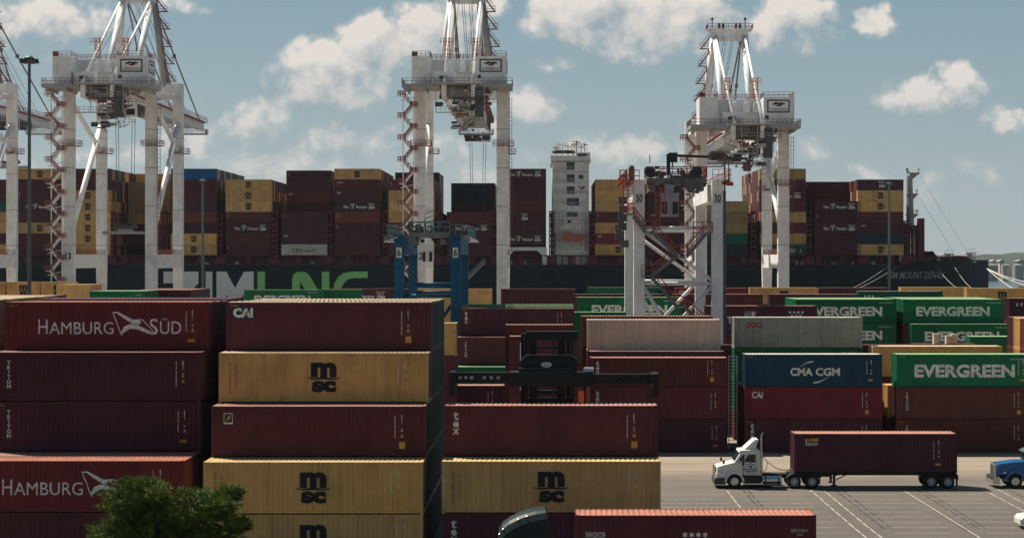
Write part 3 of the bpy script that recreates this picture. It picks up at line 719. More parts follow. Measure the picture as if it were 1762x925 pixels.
stack(44.0, 229.3, ['h', 'h', (G_, 'ever')], 'lower green row at right', group=GC, z0=.65)
stack(45.6, 205, ['h', 'h', (G_, None)], 'above yellow container at right', group=GC, z0=.15)
stack(57.3, 236, ['h', 'h', 'h', (P, 'mark')], 'beyond green rows at right edge', group=GC, z0=.7)
for i, X in enumerate((4.2, 17.8, 30.9)): stack(X, 262, ['h', 'h', 'h', ([P, M, P][i], None)], ['low sliver behind green container', 'sliver behind slogan container', 'sliver behind upper green row'][i], group=GC, z0=.7)
stack(4.2, 250, ['h', 'h', 'h', (B_, None)], 'thin roof line behind white gantry', group=GC, z0=.55)
stack(-6.95, 314, ['h', 'h', 'h', (P, None)], 'far row left of white gantry', group=GC, z0=.6)
stack(-20.6, 314, ['h', 'h', 'h', (Y_, None)], 'far row behind blue gantry', group=GC, z0=.6)
stack(7.6, 330, ['h', 'h', 'h', (G_, None)], 'far row behind white gantry', group=GC, z0=.6)
stack(22.2, 323, ['h', 'h', 'h', ('crimson', 'caiplain')], 'far row inside white gantry', group=GC, z0=.6)
stack(36.6, 340, ['h', 'h', 'h', (Y_, 'msc')], 'far row right of white gantry', group=GC, z0=.4)
stack(49.0, 340, ['h', 'h', 'h', (P, None)], 'far row below ship bow bays', group=GC, z0=.4)
stack(45.5, 277, ['h', 'h', 'h', ('teal', 'mark')], 'row below right lamp post', group=GC, z0=.85)
stack(63.0, 338, ['h', 'h', 'h', (Y_, None)], 'far row below ship name', group=GC, z0=.5)
stack(72.4, 328, ['h', 'h', 'h', (Y_, 'msc')], 'far row below ship bow', group=GC, z0=.5)
stack(86.0, 345, ['h', 'h', 'h', (M, None)], 'far row beyond ship bow', group=GC, z0=.5)
for i, X in enumerate((-102.6, -96.3, -90.1)): stack(X, 344, ['h', 'h', 'h', (Y_, 'msc')], ['leftmost', 'second', 'third'][i] + ' far row left of crane base', group=GC, L=L20, doors=True, z0=1.35)
for k in range(3): stack(-83.8, 330 + 2.6 * k, ['h', 'h', 'h', (Y_, None)], f'{ORD[k]} row in front of striped crane base', group=GC, L=L20, doors=True, z0=1.1)
for k in range(3): stack(-49.7, 210 + 2.55 * k, ['h', 'h', 'h', 'h', (G_, 'ever' if k == 0 else None)], f'{ORD[k]} row above red flag container', group=GC, L=L20, doors=True, z0=-.9)
for k in range(5): stack(-46.1, 217.8 + 2.55 * k, ['h', 'h', 'h', 'h', (P, None)], f'{ORD[k]} row left of big hull letters', group=GC, L=L20, doors=True, z0=-.9)
stack(-47.6, 305, ['h', 'h', 'h', (G_, 'ever')], 'far row below green hull letters', group=GC, z0=.6)
stack(-35.3, 307, ['h', 'h', 'h', (G_, None)], 'short far row below green hull letters', group=GC, L=L20, z0=.6)
stack(-42.6, 385, ['h', 'h', 'h', (P, 'seven')], 'far row left of blue gantry', group=GC, z0=-.5)
stack(-30.3, 385, ['h', 'h', 'h', ('navy', 'mark')], 'far row touching blue gantry', group=GC, z0=-.5)

for t in range(3): hidden(10.5, 188, t * HC, 'purple'); hidden(24, 188, t * HC, 'purple')  # added stacks, there only to make the gaps ahead look dark
# upright cream cabinets on the right-hand row
CR = plain('cream_panel', (.62, .56, .46), .6)
for i, (px, w, hh) in enumerate([(1610, .55, .95), (1631, .5, .75), (1641, .5, .9)]):
    X = ax(px, 186.5); m = MB(); zb = 3 * HC + .2
    m.box(X - w / 2, X + w / 2, 186, 186.7, zb, zb + hh); m.box(X - w / 2 - .03, X + w / 2 + .03, 185.97, 186.73, zb + hh, zb + hh + .05); m.box(X - w / 2 - .03, X + w / 2 + .03, 185.97, 186.73, zb - .06, zb)
    for k in range(3): m.box(X - w / 2 + .05, X + w / 2 - .05, 185.985, 186, zb + .1 + k * .22, zb + .2 + k * .22)
    tag(m.build('cabinet', CR), ['left cream cabinet standing behind the yellow container', 'shortest cream cabinet standing behind the yellow container', 'right cream cabinet beside the small green container'][i], 'cabinet', 'cream cabinets behind the yellow row')
hidden(36.0, 185.9, 2 * HC + .2, 'brown', L20, HC); hidden(36.0, 185.9, HC, 'brown', L20, HC); hidden(36.0, 185.9, 0, 'brown', L20, HC)

# ------------------------------------------------------------------ the container ship
SY = 511.0; SS = F / SY
def SX(px): return (px - VX) / SS
def SZ(py): return CH + (HY - py) / SS
HULLC = paint('hull_paint', (.007, .019, .027), .55, .4, .05)
SHIPRED = paint('ship_deck_paint', (.115, .026, .040), .6, .5, .1)
SHIPW = paint('ship_white', (.76, .74, .71), .5, .2, .06)
GLASS = plain('dark_glass', (.02, .035, .042), .12)
BLACK = plain('black_steel', (.014, .016, .018), .5)
RED = plain('red_rail_paint', (.36, .055, .032), .5)
LIFE = plain('lifeboat_orange', (.36, .095, .065), .4)
MACH = plain('machinery_dark', (.06, .06, .065), .6, vary=.5, scale=.8)
GREY = plain('grey_paint', (.33, .34, .34), .5)
ship = empty('container_ship', (0, SY, -2), 'huge black hulled container ship with giant white and green hull letters', 'container ship')
so = Vector((0, SY, -2))
class SM(MB):
    def build(s, name, mats, parent=None, smooth=False):
        s.v = [(x - so.x, y - so.y, z - so.z) for x, y, z in s.v]
        return MB.build(s, name, mats, parent or ship, smooth)
YC = 536.0; TIP = 124.3
def half(X, z):
    x0 = 88 - 16 * max(0, min(1, (15.5 - z) / 18.0)); t = max(0, min(1, (X - x0) / (TIP - x0)))
    return 25.5 * (1 - t ** 2.5)
def topz(X): return 15.45 + 1.25 * max(0, min(1, (X - 96) / 8))
m = SM(); xs = [-262, -200, -120, -40, 20, 60] + [66 + i * 1.5 for i in range(36)] ; xs = [x for x in xs if x < TIP] + [TIP]
lv = [-3, 0, 3, 6, 9, 12, None]
for sg in (1, -1):
    b = len(m.v)
    for X in xs:
        for z in lv:
            zz = topz(X) if z is None else z; m.v.append((X, YC - sg * max(.35, half(X, zz)), zz))
    k = len(lv)
    for i in range(len(xs) - 1):
        for j in range(k - 1): m.f.append((b + i * k + j, b + (i + 1) * k + j, b + (i + 1) * k + j + 1, b + i * k + j + 1)); m.m.append(0)
n1 = len(xs) * k
for i in range(len(xs) - 1):
    m.f.append((i * k + k - 1, (i + 1) * k + k - 1, n1 + (i + 1) * k + k - 1, n1 + i * k + k - 1)); m.m.append(0)
e = (len(xs) - 1) * k
m.f.append(tuple([e + j for j in range(k)] + [n1 + e + j for j in reversed(range(k))])); m.m.append(0)
m.f.append(tuple([j for j in reversed(range(k))] + [n1 + j for j in range(k)])); m.m.append(0)
hull = m.build('hull', HULLC)
# hull lettering, painted on the plating
def hull_text(fl, matl, name='lettering'):
    me = fl.mesh(name, [60 + i * 1.0 for i in range(60)], lambda x, z: YC - half(x, z) - .03)
    for v in me.vertices: v.co -= so
    me.materials.append(matl); return link(name, me, hull)
def pxp(pts): return [(SX(x), SZ(y)) for x, y in pts]
zl = Flat(); BT = 546
zl.poly(pxp([(282, 467), (342, 467), (342, 487), (282, 487)])).poly(pxp([(318, 487), (342, 487), (306, 526), (282, 526)])).poly(pxp([(282, 526), (342, 526), (342, BT), (282, BT)]))
zl.poly(pxp([(354.5, 467), (366, 467), (366, BT), (354.5, BT)]))
zl.poly(pxp([(373, 467), (390, 467), (390, BT), (373, BT)])).poly(pxp([(420, 467), (437, 467), (437, BT), (420, BT)])).poly(pxp([(390, 467), (405, 495.5), (405, 533), (390, 505.7)])).poly(pxp([(405, 495.5), (420, 467), (420, 505.7), (405, 533)]))
hull_text(zl, plain('hull_white', (.80, .78, .74), .6, scale=.2))
gl = Flat(); gl.poly(pxp([(443.4, 467), (456.5, 467), (456.5, BT), (443.4, BT)])).poly(pxp([(456.5, 534), (492, 534), (492, BT), (456.5, BT)]))
gl.poly(pxp([(503, 480), (516.5, 484), (516.5, BT), (503, BT)])).poly(pxp([(503, 480), (505.5, 472), (511, 468), (518, 467), (527, 468.5), (533, 474), (516.5, 484)])).poly(pxp([(516.5, 484), (533, 474), (557, 514), (567, BT), (554, BT)])).poly(pxp([(554, 467), (567, 467), (567, BT), (557, 514), (554, 509)]))
arc = [(633, 467), (608, 467), (592, 469), (582, 476), (575.5, 488), (574, 506), (575.5, 524), (582, 537), (592, 544), (608, BT), (633, BT)]
inn = [(633, 478), (609, 478), (600, 480), (593, 486), (588, 494), (587, 506), (588, 519), (593, 527), (600, 533), (609, 535), (633, 535)]
for i in range(len(arc) - 1): gl.poly(pxp([arc[i], arc[i + 1], inn[i + 1], inn[i]]))
hull_text(gl, LET_GREEN)
nm = Flat(); nm.text('ZIM MOUNT DENALI', SX(1525), SX(1633), SZ(479.5), SZ(467), .012, .28)
hull_text(nm, plain('name_white', (.30, .29, .28), .6))
# deck edge, coamings and stanchions under the boxes
m = SM(); m.box(-200, 94, 514, 558, 15.45, 17.97)
for i in range(150):
    X = -160 + i * 1.7
    if X < 92: m.box(X, X + .25, 512.6, 513.9, 15.45, 17.98)
for i in range(-24, 15):
    X = i * 6.6; m.box(X, X + 1.3, 511.4, 512.5, 15.45, 17.9)
m.box(-200, 94, 511.2, 513.8, 17.7, 17.98); m.build('hatch_coaming', SHIPRED)
m = SM(); m.rail([(-150, 510.9, 15.45), (90, 510.9, 15.45)], 1.25, 1.5, .07)
m.rail([(X, YC - half(X, 16) + .3, topz(X)) for X in (94, 98, 102, 106)], 1.1, 1.3, .06); m.build('deck_railing', plain('dull_red', (.22, .09, .09), .6))
m = SM(); m.box(-200, 92, 511.5, 513, 15.48, 15.55)
for i in range(40): X = rnd.uniform(-150, 90); m.cbox((X, 512.2, 15.9), (rnd.uniform(.3, 1.2), .6, rnd.uniform(.4, 1.2)))
m.build('deck_fittings', GREY)

BAY = {  # left edge in the photo, tiers from the deck up
    'A': (-65, [(Y_, None), (M, None), (Y_, None), (Y_, 'msc'), ('teal', None), (M, None), (P, None)]),
    'B': (29, [(P, None), (M, None), (Y_, 'msc'), (P, None), (P, 'seven'), (P, 'tag'), (P, None), (Y_, 'msc')]),
    'C': (111.5, [(Y_, None), (Y_, 'msc'), (Y_, 'msc'), (Y_, 'msc'), (Y_, 'msc'), (Y_, 'msc'), (P, None), (M, None)]),
    'E': (294, [(Y_, 'msc'), (Y_, 'msc'), (P, None), ('rust', None), (P, None), (P, None), (M, None), ('blue', None)]),
    'F': (388.1, [(P, 'tag'), (M, None), (P, 'seven'), (M, 'tag'), (Y_, 'msc'), (Y_, 'msc'), (Y_, 'msc')]),
    'G': (484, [('white', 'monitor'), (P, 'caiplain'), (P, None), (P, 'tag')]),
    'H': (575.2, [(M, None), (P, None), (P, 'tag'), ('rust', 'tag'), (P, 'seven'), (P, 'caiplain'), (M, 'mark'), (Y_, 'msc')]),
    'I': (668.6, [(M, None), (P, None), (M, 'mark'), (Y_, 'tag'), (Y_, 'tag'), (Y_, None), (M, 'tag')]),
    'J': (768.5, [(P, None), (P, None), (P, 'seven'), (M, None)]),
    'K': (861, ['b', (P, 'seven'), (P, None), (P, 'zim'), (M, None), (P, None), (P, None), (P, 'seven')]),
    'L': (1024.3, [(Y_, 'msc'), ('crimson', 'caiplain'), (Y_, 'msc'), (M, 'tag'), (Y_, 'tag'), (Y_, None), (Y_, None)]),
    'M': (1115, [(M, None), (P, None), (P, None), (M, 'mark'), (P, None), (P, None), (P, 'zim')]),
    'N': (1207.5, [('inky', None), ('teal', None), ('cream', None), ('cream', None), ('cream', None)]),
    'O': (1308, [('teal', 'ocean'), (Y_, None), (M, None), (Y_, None), (M, None), (P, 'seven'), (P, None), ('cream', None)]),
    'P': (1401.5, [(P, None), (P, None), (P, 'seven'), (P, 'tag'), (P, 'seven')]),
    'Q': (1476, [(Y_, 'msc'), ('inky', None), (P, 'mark'), (M, None), (Y_, 'msc'), (Y_, 'msc'), (P, 'zim')]),
}
BN = {}
for i, k in enumerate(reversed('ABCDEFGHIJK')): BN[k] = f'{ORD[i]} bay left of ship deckhouse'
for i, k in enumerate('LMNOPQ'): BN[k] = f'{ORD[i]} bay right of ship deckhouse'
TH = 2.875; ZC = 18.0; GS = 'containers stacked on the ship'
rear = MB(); RC = ['maroon', 'purple', 'yellow', 'brown', 'navy', 'teal', 'cream']
def rear_box(X, Y, z, ci): rear.box(X + .02, X + L40 - .02, Y + .03, Y + CW - .03, z + .03, z + TH - .02, ci)
special = {'G': (4, 8, [(P, None), (M, 'caiplain'), (P, None), (P, 'tag')]), 'J': (10, 7, [(P, None), ('inky', None), ('inky', None)]),
           'P': (6, 7, [(M, None), (P, None)]), 'I': (9, 8, [('inky', 'zim')])}
for k, (px, cells) in BAY.items():
    X = SX(px)
    for t, cl in enumerate(cells):
        if cl == 'b': continue
        container(X, SY, ZC + t * TH, cl[0], cl[1], where=f"{ORD[t]} tier up, {BN[k]}", group=GS)
    n = len(cells)
    for r in range(1, 19):
        pal = [0, 1, 1, 3, 3, 6] if k in 'LMNOPQ' else [0, 0, 1, 1, 1, 2, 2, 3, 4, 5, 6]
        if k in special:
            sr, sh, sc_ = special[k]
            hh = n if r < sr else sh
            if r == sr:
                for q, (c, lv_) in enumerate(sc_): container(X, SY + 2.5 * r, ZC + (sh - len(sc_) + q) * TH, c, lv_, where=f"rear row tier {sh - len(sc_) + q + 1}, {BN[k]}", group=GS)
                hh = sh - len(sc_)
        else: hh = n - rnd.choice([0, 0, 0, 0, 1, 0])
        pal = [0, 1, 1, 3, 3, 6, 6, 3] if k in 'LMNOPQ' else [0, 0, 1, 1, 1, 2, 2, 3, 4, 5, 6]
        if r in (1, 2) or k not in special or r >= special[k][0]:
            for t in range(hh): rear_box(X, SY + 2.5 * r, ZC + t * TH, rnd.choice(pal))
        else:
            for t in range(hh): rear_box(X, SY + 2.5 * r, ZC + t * TH, rnd.choice([0, 1]))
XD = -115.0
for t, (c, lv_) in enumerate([('dark', None), (P, None), ('brown', None), ('cream', None), ('cream', None), ('cream', None), ('cream', None)]):
    container(XD, SY + 20, ZC + t * TH, c, lv_, where=f"{ORD[t]} tier up, half empty {BN['D']}", group=GS)
for r in range(9, 19):
    for t in range(7 if r % 4 else 8): rear_box(XD, SY + 2.5 * r, ZC + t * TH, rnd.choice([0, 1, 1, 2, 6]))
ro = rear.build('ship_cargo', [cmat(c) for c in RC])
tag(ro, 'mass of containers in the rear rows on the ship deck', 'container rows', kind='stuff')
# lashing bridges between the bays
pxs = [106, 189.5, 283, 378, 472.5, 567, 662, 757, 851, 949.5, 1018.5, 1109, 1201, 1297, 1392, 1485, 1559]
for i, px in enumerate(pxs):
    X = SX(px); m = SM(); top = ZC + (4.1 if px < 1500 else 3.2) * TH
    for dx in (-.75, .45): m.box(X + dx, X + dx + .3, 511.3, 512.4, 15.45, top)
    for t in range(9): z = 15.6 + t * 1.45; m.box(X - .45, X + .45, 511.35, 512.35, z, z + (.85 if t % 2 else .5)) if z + .9 < top else None
    m.box(X - .75, X + .75, 511.28, 512.42, top - .35, top)
    for t in range(5):
        z = 17.5 + t * TH
        if z < top: m.box(X - .6, X + .6, 512.4, 559, z, z + .22)
    for r in range(0, 19, 2): m.box(X - .15, X + .15, 512.8 + r * 2.5, 513.2 + r * 2.5, 15.5, top - .3)
    m.box(X - 1.3, X + 1.3, 511.25, 511.5, 15.45, 17.2); m.build('lashing_bridge', SHIPRED)
# white deck structure with rounded opening left of the deckhouse
m = SM(); xa, xb = SX(866), SX(941)
m.box(xa, xb, 511.2, 530, SZ(431), SZ(425)); m.box(xa, SX(876), 511.2, 530, 15.45, SZ(431)); m.box(SX(933), xb, 511.2, 530, 15.45, SZ(431)); 
for s_, q in ((SX(933), -1), (SX(876), 1)): m.prism_y([(s_, SZ(431)), (s_ + q * 1.3, SZ(431)), (s_, SZ(431) - 1.3)], 511.2, 530)
m.build('deck_arch', SHIPW)
m = SM(); m.box(SX(876), SX(933), 513, 529, 15.45, 16.2)
for q in range(9): m.cbox((SX(880 + q * 6), 513, 16.6), (.5, 1, 1.6))
m.build('mooring_gear', SHIPRED)
# deckhouse
XA, XB = SX(950.5), SX(1014)
m = SM(); zr = SZ(276)
m.box(XA, XB, 514, 552, 15.45, zr); m.box(XA - .2, XB + .2, 513.2, 513.98, 15.47, SZ(430))
m.box(XA - .5, XB + .5, 512.4, 553, zr, zr + .35); m.box(XA - .5, XB - 2.5, 512.4, 512.55, zr + .35, zr + 1.35); m.box(XA - .5, XA - .35, 512.55, 540, zr + .35, zr + 1.35)
m.box(SX(991), XB + .3, 512.6, 545, zr + .35, SZ(262)); m.box(XA, SX(991), 516, 545, zr + .35, SZ(266)); 
house = m.build('deckhouse', SHIPW)
m = SM()
for y0, y1, w1 in ((278, 291, 989), (299, 312, 989), (320, 333, 989), (340, 353, 997), (364, 376, 994)): m = SM(); m.box(SX(975.5), SX(w1), 513.9, 513.96, SZ(y1), SZ(y0)); m.build('window', GLASS, house)
for x0, x1, y0, y1 in ((996, 1004, 300, 307), (977, 983, 378, 383), (964, 968, 374, 388), (1006, 1008, 442, 455), (956, 968, 258, 263), (971, 985, 258, 263), (994, 1010, 264, 268)): m = SM(); m.box(SX(x0), SX(x1), 513.9 if y0 > 270 else 512.3, 513.95 if y0 > 270 else 512.55, SZ(y1), SZ(y0)); m.build('window', GLASS, house)
m = SM(); m.box(XA + .6, SX(989), 515.9, 515.95, zr + 1.0, SZ(268)); m.build('window', GLASS, house)
m = SM(); 
for z in (SZ(285), SZ(306), SZ(327), SZ(347), SZ(370)): m.rail([(SX(975.5), 513.8, z - 1.0), (SX(989), 513.8, z - 1.0)], 1.0, .8, .05)
m.rail([(XA - .4, 512.5, SZ(266) + .1), (SX(991), 512.5, SZ(266) + .1)], 1.0, .8, .05); m.rail([(XA, 516.2, SZ(266)), (SX(991), 516.2, SZ(266))], 1.2, .8, .06); m.build('railing', SHIPW, house)
e1 = Flat(); a, b_ = 995, 1008
e1.poly(pxp([(996, 319), (998, 319), (1001, 326), (999, 326)])).poly(pxp([(1001, 326), (999.4, 324), (1002, 319), (1003.2, 321)])).poly(pxp([(1003, 321), (1005, 319), (1008, 319), (1003.5, 326), (1002, 324)])).rect(SX(992), SX(1010), SZ(329), SZ(328))
me = e1.mesh('emblem', [], lambda x, z: 513.98); 
for v in me.vertices: v.co -= so
me.materials.append(plain('crest_red', (.20, .02, .03), .5)); link('emblem', me, house)
m = SM()
for i in range(48):
    p = (rnd.uniform(XA + .5, XB - .5), rnd.uniform(516, 530), SZ(264)); q = (p[0] + rnd.uniform(-1.2, 1.2), p[1], p[2] + rnd.uniform(.5, 3.3))
    m.beam(p, (p[0], p[1], q[2]), rnd.choice([.08, .12, .2])); m.beam((p[0] - .8, p[1], q[2]), (p[0] + .8, p[1], q[2] + rnd.uniform(-.2, .2)), .12)
m.box(SX(983), SX(988), 520, 522, SZ(264), SZ(239)); m.box(SX(985), SX(1009), 520, 520.5, SZ(246), SZ(244)); m.lathe((SX(986), 518, SZ(249)), [(.01, 1.1), (.8, .8), (1.05, 0), (.7, -.8), (.4, -1.0)], 'z', 12)
m.build('radar_mast', SHIPW)
m = SM(); bx0, bx1, bz = SX(965), SX(1008), SZ(406)
for i in range(10):
    pass
prof_b = [(bx0, bz - .1), (bx0 + .5, bz - 1.15), (bx0 + 1.6, bz - 1.5), (bx1 - 1.4, bz - 1.5), (bx1 - .4, bz - 1.0), (bx1, bz - .1), (bx1 - .3, bz + .55), (bx1 - 1.2, bz + .7), (bx0 + 3.0, bz + .7), (bx0 + 2.2, bz + 1.3), (bx0 + .9, bz + 1.3), (bx0 + .3, bz + .5)]
m.prism_y(prof_b, 510.6, 513.0); m.prism_y([(bx0 - .05, bz - .25), (bx1 + .05, bz - .25), (bx1 + .05, bz - .1), (bx0 - .05, bz - .1)], 510.45, 513.1)
lb = m.build('lifeboat', LIFE)
m = SM()
for px in (958, 1005): m.tube((SX(px), 512.9, SZ(430)), (SX(px), 512.9, SZ(376)), .22)
for px in (965, 999): m.path([(SX(px), 512.9, SZ(376)), (SX(px), 511.6, SZ(374)), (SX(px), 511.6, SZ(384)), (SX(px) + .2, 511.8, SZ(397))], .12)
m.tube((SX(956), 512.9, SZ(375)), (SX(1010), 512.9, SZ(374)), .25); m.tube((SX(954), 512.9, SZ(400)), (SX(954), 512.9, SZ(374)), .35)
for px in (968, 980, 986, 1000): m.box(SX(px), SX(px) + .7, 513.2, 513.9, SZ(430), SZ(424))
m.rail([(XA, 513.3, SZ(430)), (XB, 513.3, SZ(430))], 1.1, 1, .06); m.build('davit', SHIPW)
m = SM()
for q in range(9): zz = SZ(430) + 1.6 + q * 2.75; m.box(XA - .12, XB + .12, 513.8, 514.0, zz, zz + .1); m.rail([(XA, 513.86, zz + .1), (SX(974), 513.86, zz + .1)], .9, 1.1, .05)
m.build('deck_edge', GREY, house)
m = SM(); m.box(SX(951), SX(990), 515.2, 515.4, SZ(263), SZ(258)); m.build('window', GLASS, house)
m = SM()
for px, h_m in ((957, 2.0), (968, 1.3), (978, 2.6), (993, 3.6), (1001, 2.2), (1007, 2.9)): a = SX(px); m.box(a - .12, a + .12, 519, 519.3, SZ(266), SZ(262) + h_m); m.box(a - .9, a + .9, 519, 519.2, SZ(262) + h_m - .5, SZ(262) + h_m - .3)
m.build('antenna', MACH, house)
# bow: mast, breakwater, mooring gear, small towers
m = SM(); Xm = SX(1563) * 1.02; Ym = 524
def MP(px, py): return at(px, py, Ym)
m.tube(MP(1567, 402), MP(1565.5, 302), 1.05, 12, .7); m.tube(MP(1578, 402), MP(1567, 375), .3)
for py, x0, x1 in ((297, 1560, 1582), (333, 1560, 1579), (368, 1559, 1579)):
    a, b_ = MP(x0, py), MP(x1, py); m.box(a.x, b_.x, Ym - 1, Ym + 1, a.z - .25, a.z); m.tube(MP(x1 - 2, py), MP(x1 - 1, py - 8), .12); m.tube(MP(x1 - 4, py - 5), MP(x1 + 1, py - 6), .12); m.prism_y([(a.x + .8, a.z - .25), (b_.x, a.z - .25), (a.x + 1.6, a.z - 1.8)], Ym - .3, Ym + .3)
m.tube(MP(1562, 297), MP(1560.5, 289), .35); m.rail([MP(1560, 368) - Vector((0, 1, 0)), MP(1579, 368) - Vector((0, 1, 0))], 1.1, 1, .07)
m.path([MP(1560, 400), MP(1561, 302)], .12); m.build('foremast', paint('mast_paint', (.42, .39, .37), .5, .6))
m = SM()
for px in (1559, 1564, 1570, 1576, 1581):
    a = at(px, 452, 516); m.box(a.x - .35, a.x + .35, 515.5, 516.5, 15.5, SZ(387)); m.box(a.x - .3, a.x + .3, 545, 546, 15.5, SZ(395))
for py in (405, 421, 437): a, b_ = at(1557, py, 516), at(1584, py, 516); m.box(a.x, b_.x, 515.6, 546, a.z - .3, a.z)
a = at(1580, 380, 515); m.box(a.x, a.x + 1.6, 514.5, 517, 15.5, a.z + .7)
for i in range(14): X = SX(1588 + i * 7.6); m.cbox((X, YC - half(X, 16) + 2.2, topz(X) + .5), (rnd.uniform(.6, 1.6), 1.2, rnd.uniform(.5, 1.4)))
m.build('breakwater', SHIPRED)
m = SM()
for i in range(7): p = at(1591 + i * 2.4, 437 + rnd.uniform(-2, 6), 520); m.lathe((p.x, 519, p.z - .4), [(.01, -.5), (1.0, -.5), (1.0, .5), (.01, .5)], 'y', 12)
m.build('winch', BLACK)
for px in (1632, 1670):
    m = SM(); a = at(px - 8, 451, 527); b_ = at(px + 7, 436 if px < 1650 else 434, 527)
    for X in (a.x, b_.x - .3):
        for Y in (526, 529): m.box(X, X + .3, Y, Y + .3, topz(a.x) - .1, b_.z)
    for t in (0, .45, .9): zz = a.z + (b_.z - a.z) * t; m.box(a.x - .3, b_.x + .3, 525.8, 529.5, zz, zz + .25)
    m.rail([(a.x, 525.9, b_.z), (b_.x, 525.9, b_.z)], 1, .8, .07); m.cbox(((a.x + b_.x) / 2, 527.5, a.z + 1.4), (1.2, 1.2, 2.0)); m.build('mooring_platform', SHIPW)
m = SM(); m.path([MP(1582, 340), at(1640, 432, 527)], .035, 4); m.path([MP(1582, 300), at(1668, 440, 530)], .035, 4); m.build('stay_wire', GREY)
ROPE = plain('mooring_rope', (.60, .58, .54), .8)
for i, (a, b_) in enumerate([((1527, 459, 510.3), (1425, 512, 440)), ((1543, 459, 510.3), (1432, 512, 442)), ((1613, 461, 512), (1660, 503, 452)), ((1643, 460, 514.5), (1682, 503, 452)), ((1720, 467, 535), (1775, 512, 450)), ((1722, 468, 535), (1795, 497, 451)), ((1722, 467, 536), (1800, 490, 452))]):
    if i >= 4: a = (1698, 462, 530)
    m = MB(); p, q = at(*a), at(*b_); pts = [p.lerp(q, t / 8) - Vector((0, 0, math.sin(math.pi * t / 8) * .8)) for t in range(9)]; m.path(pts, .12 if i >= 4 else .045, 5)
    tag(m.build('mooring_rope', ROPE), ['left mooring rope falling leftwards under the ship name', 'right mooring rope falling leftwards under the ship name', 'mooring rope falling rightwards under end of ship name', 'mooring rope falling rightwards near the ship bow', 'thick lowest white mooring rope ahead of the bow', 'middle white mooring rope ahead of the bow', 'highest white mooring rope ahead of the bow'][i], 'mooring rope', 'mooring ropes of the ship')
# gangway
m = MB(); p, q = at(806, 479, 500), at(834, 452, 508)
for dy in (0, 1.4):
    d = Vector((0, dy, 0)); m.beam(p + d, q + d, .18, .35); m.beam(p + d + Vector((0, 0, 1.1)), q + d + Vector((0, 0, 1.1)), .1)
    for k in range(9): w = p.lerp(q, k / 8) + d; m.beam(w, w + Vector((0, 0, 1.1)), .08)
for k in range(18): w = p.lerp(q, k / 17); m.box(w.x - .12, w.x + .12, w.y, w.y + 1.4, w.z - .03, w.z + .03)
tag(m.build('gangway', plain('pale_alloy', (.55, .52, .47), .5, .3)), 'pale sloping gangway against the ship beside the blue gantry', 'gangway')

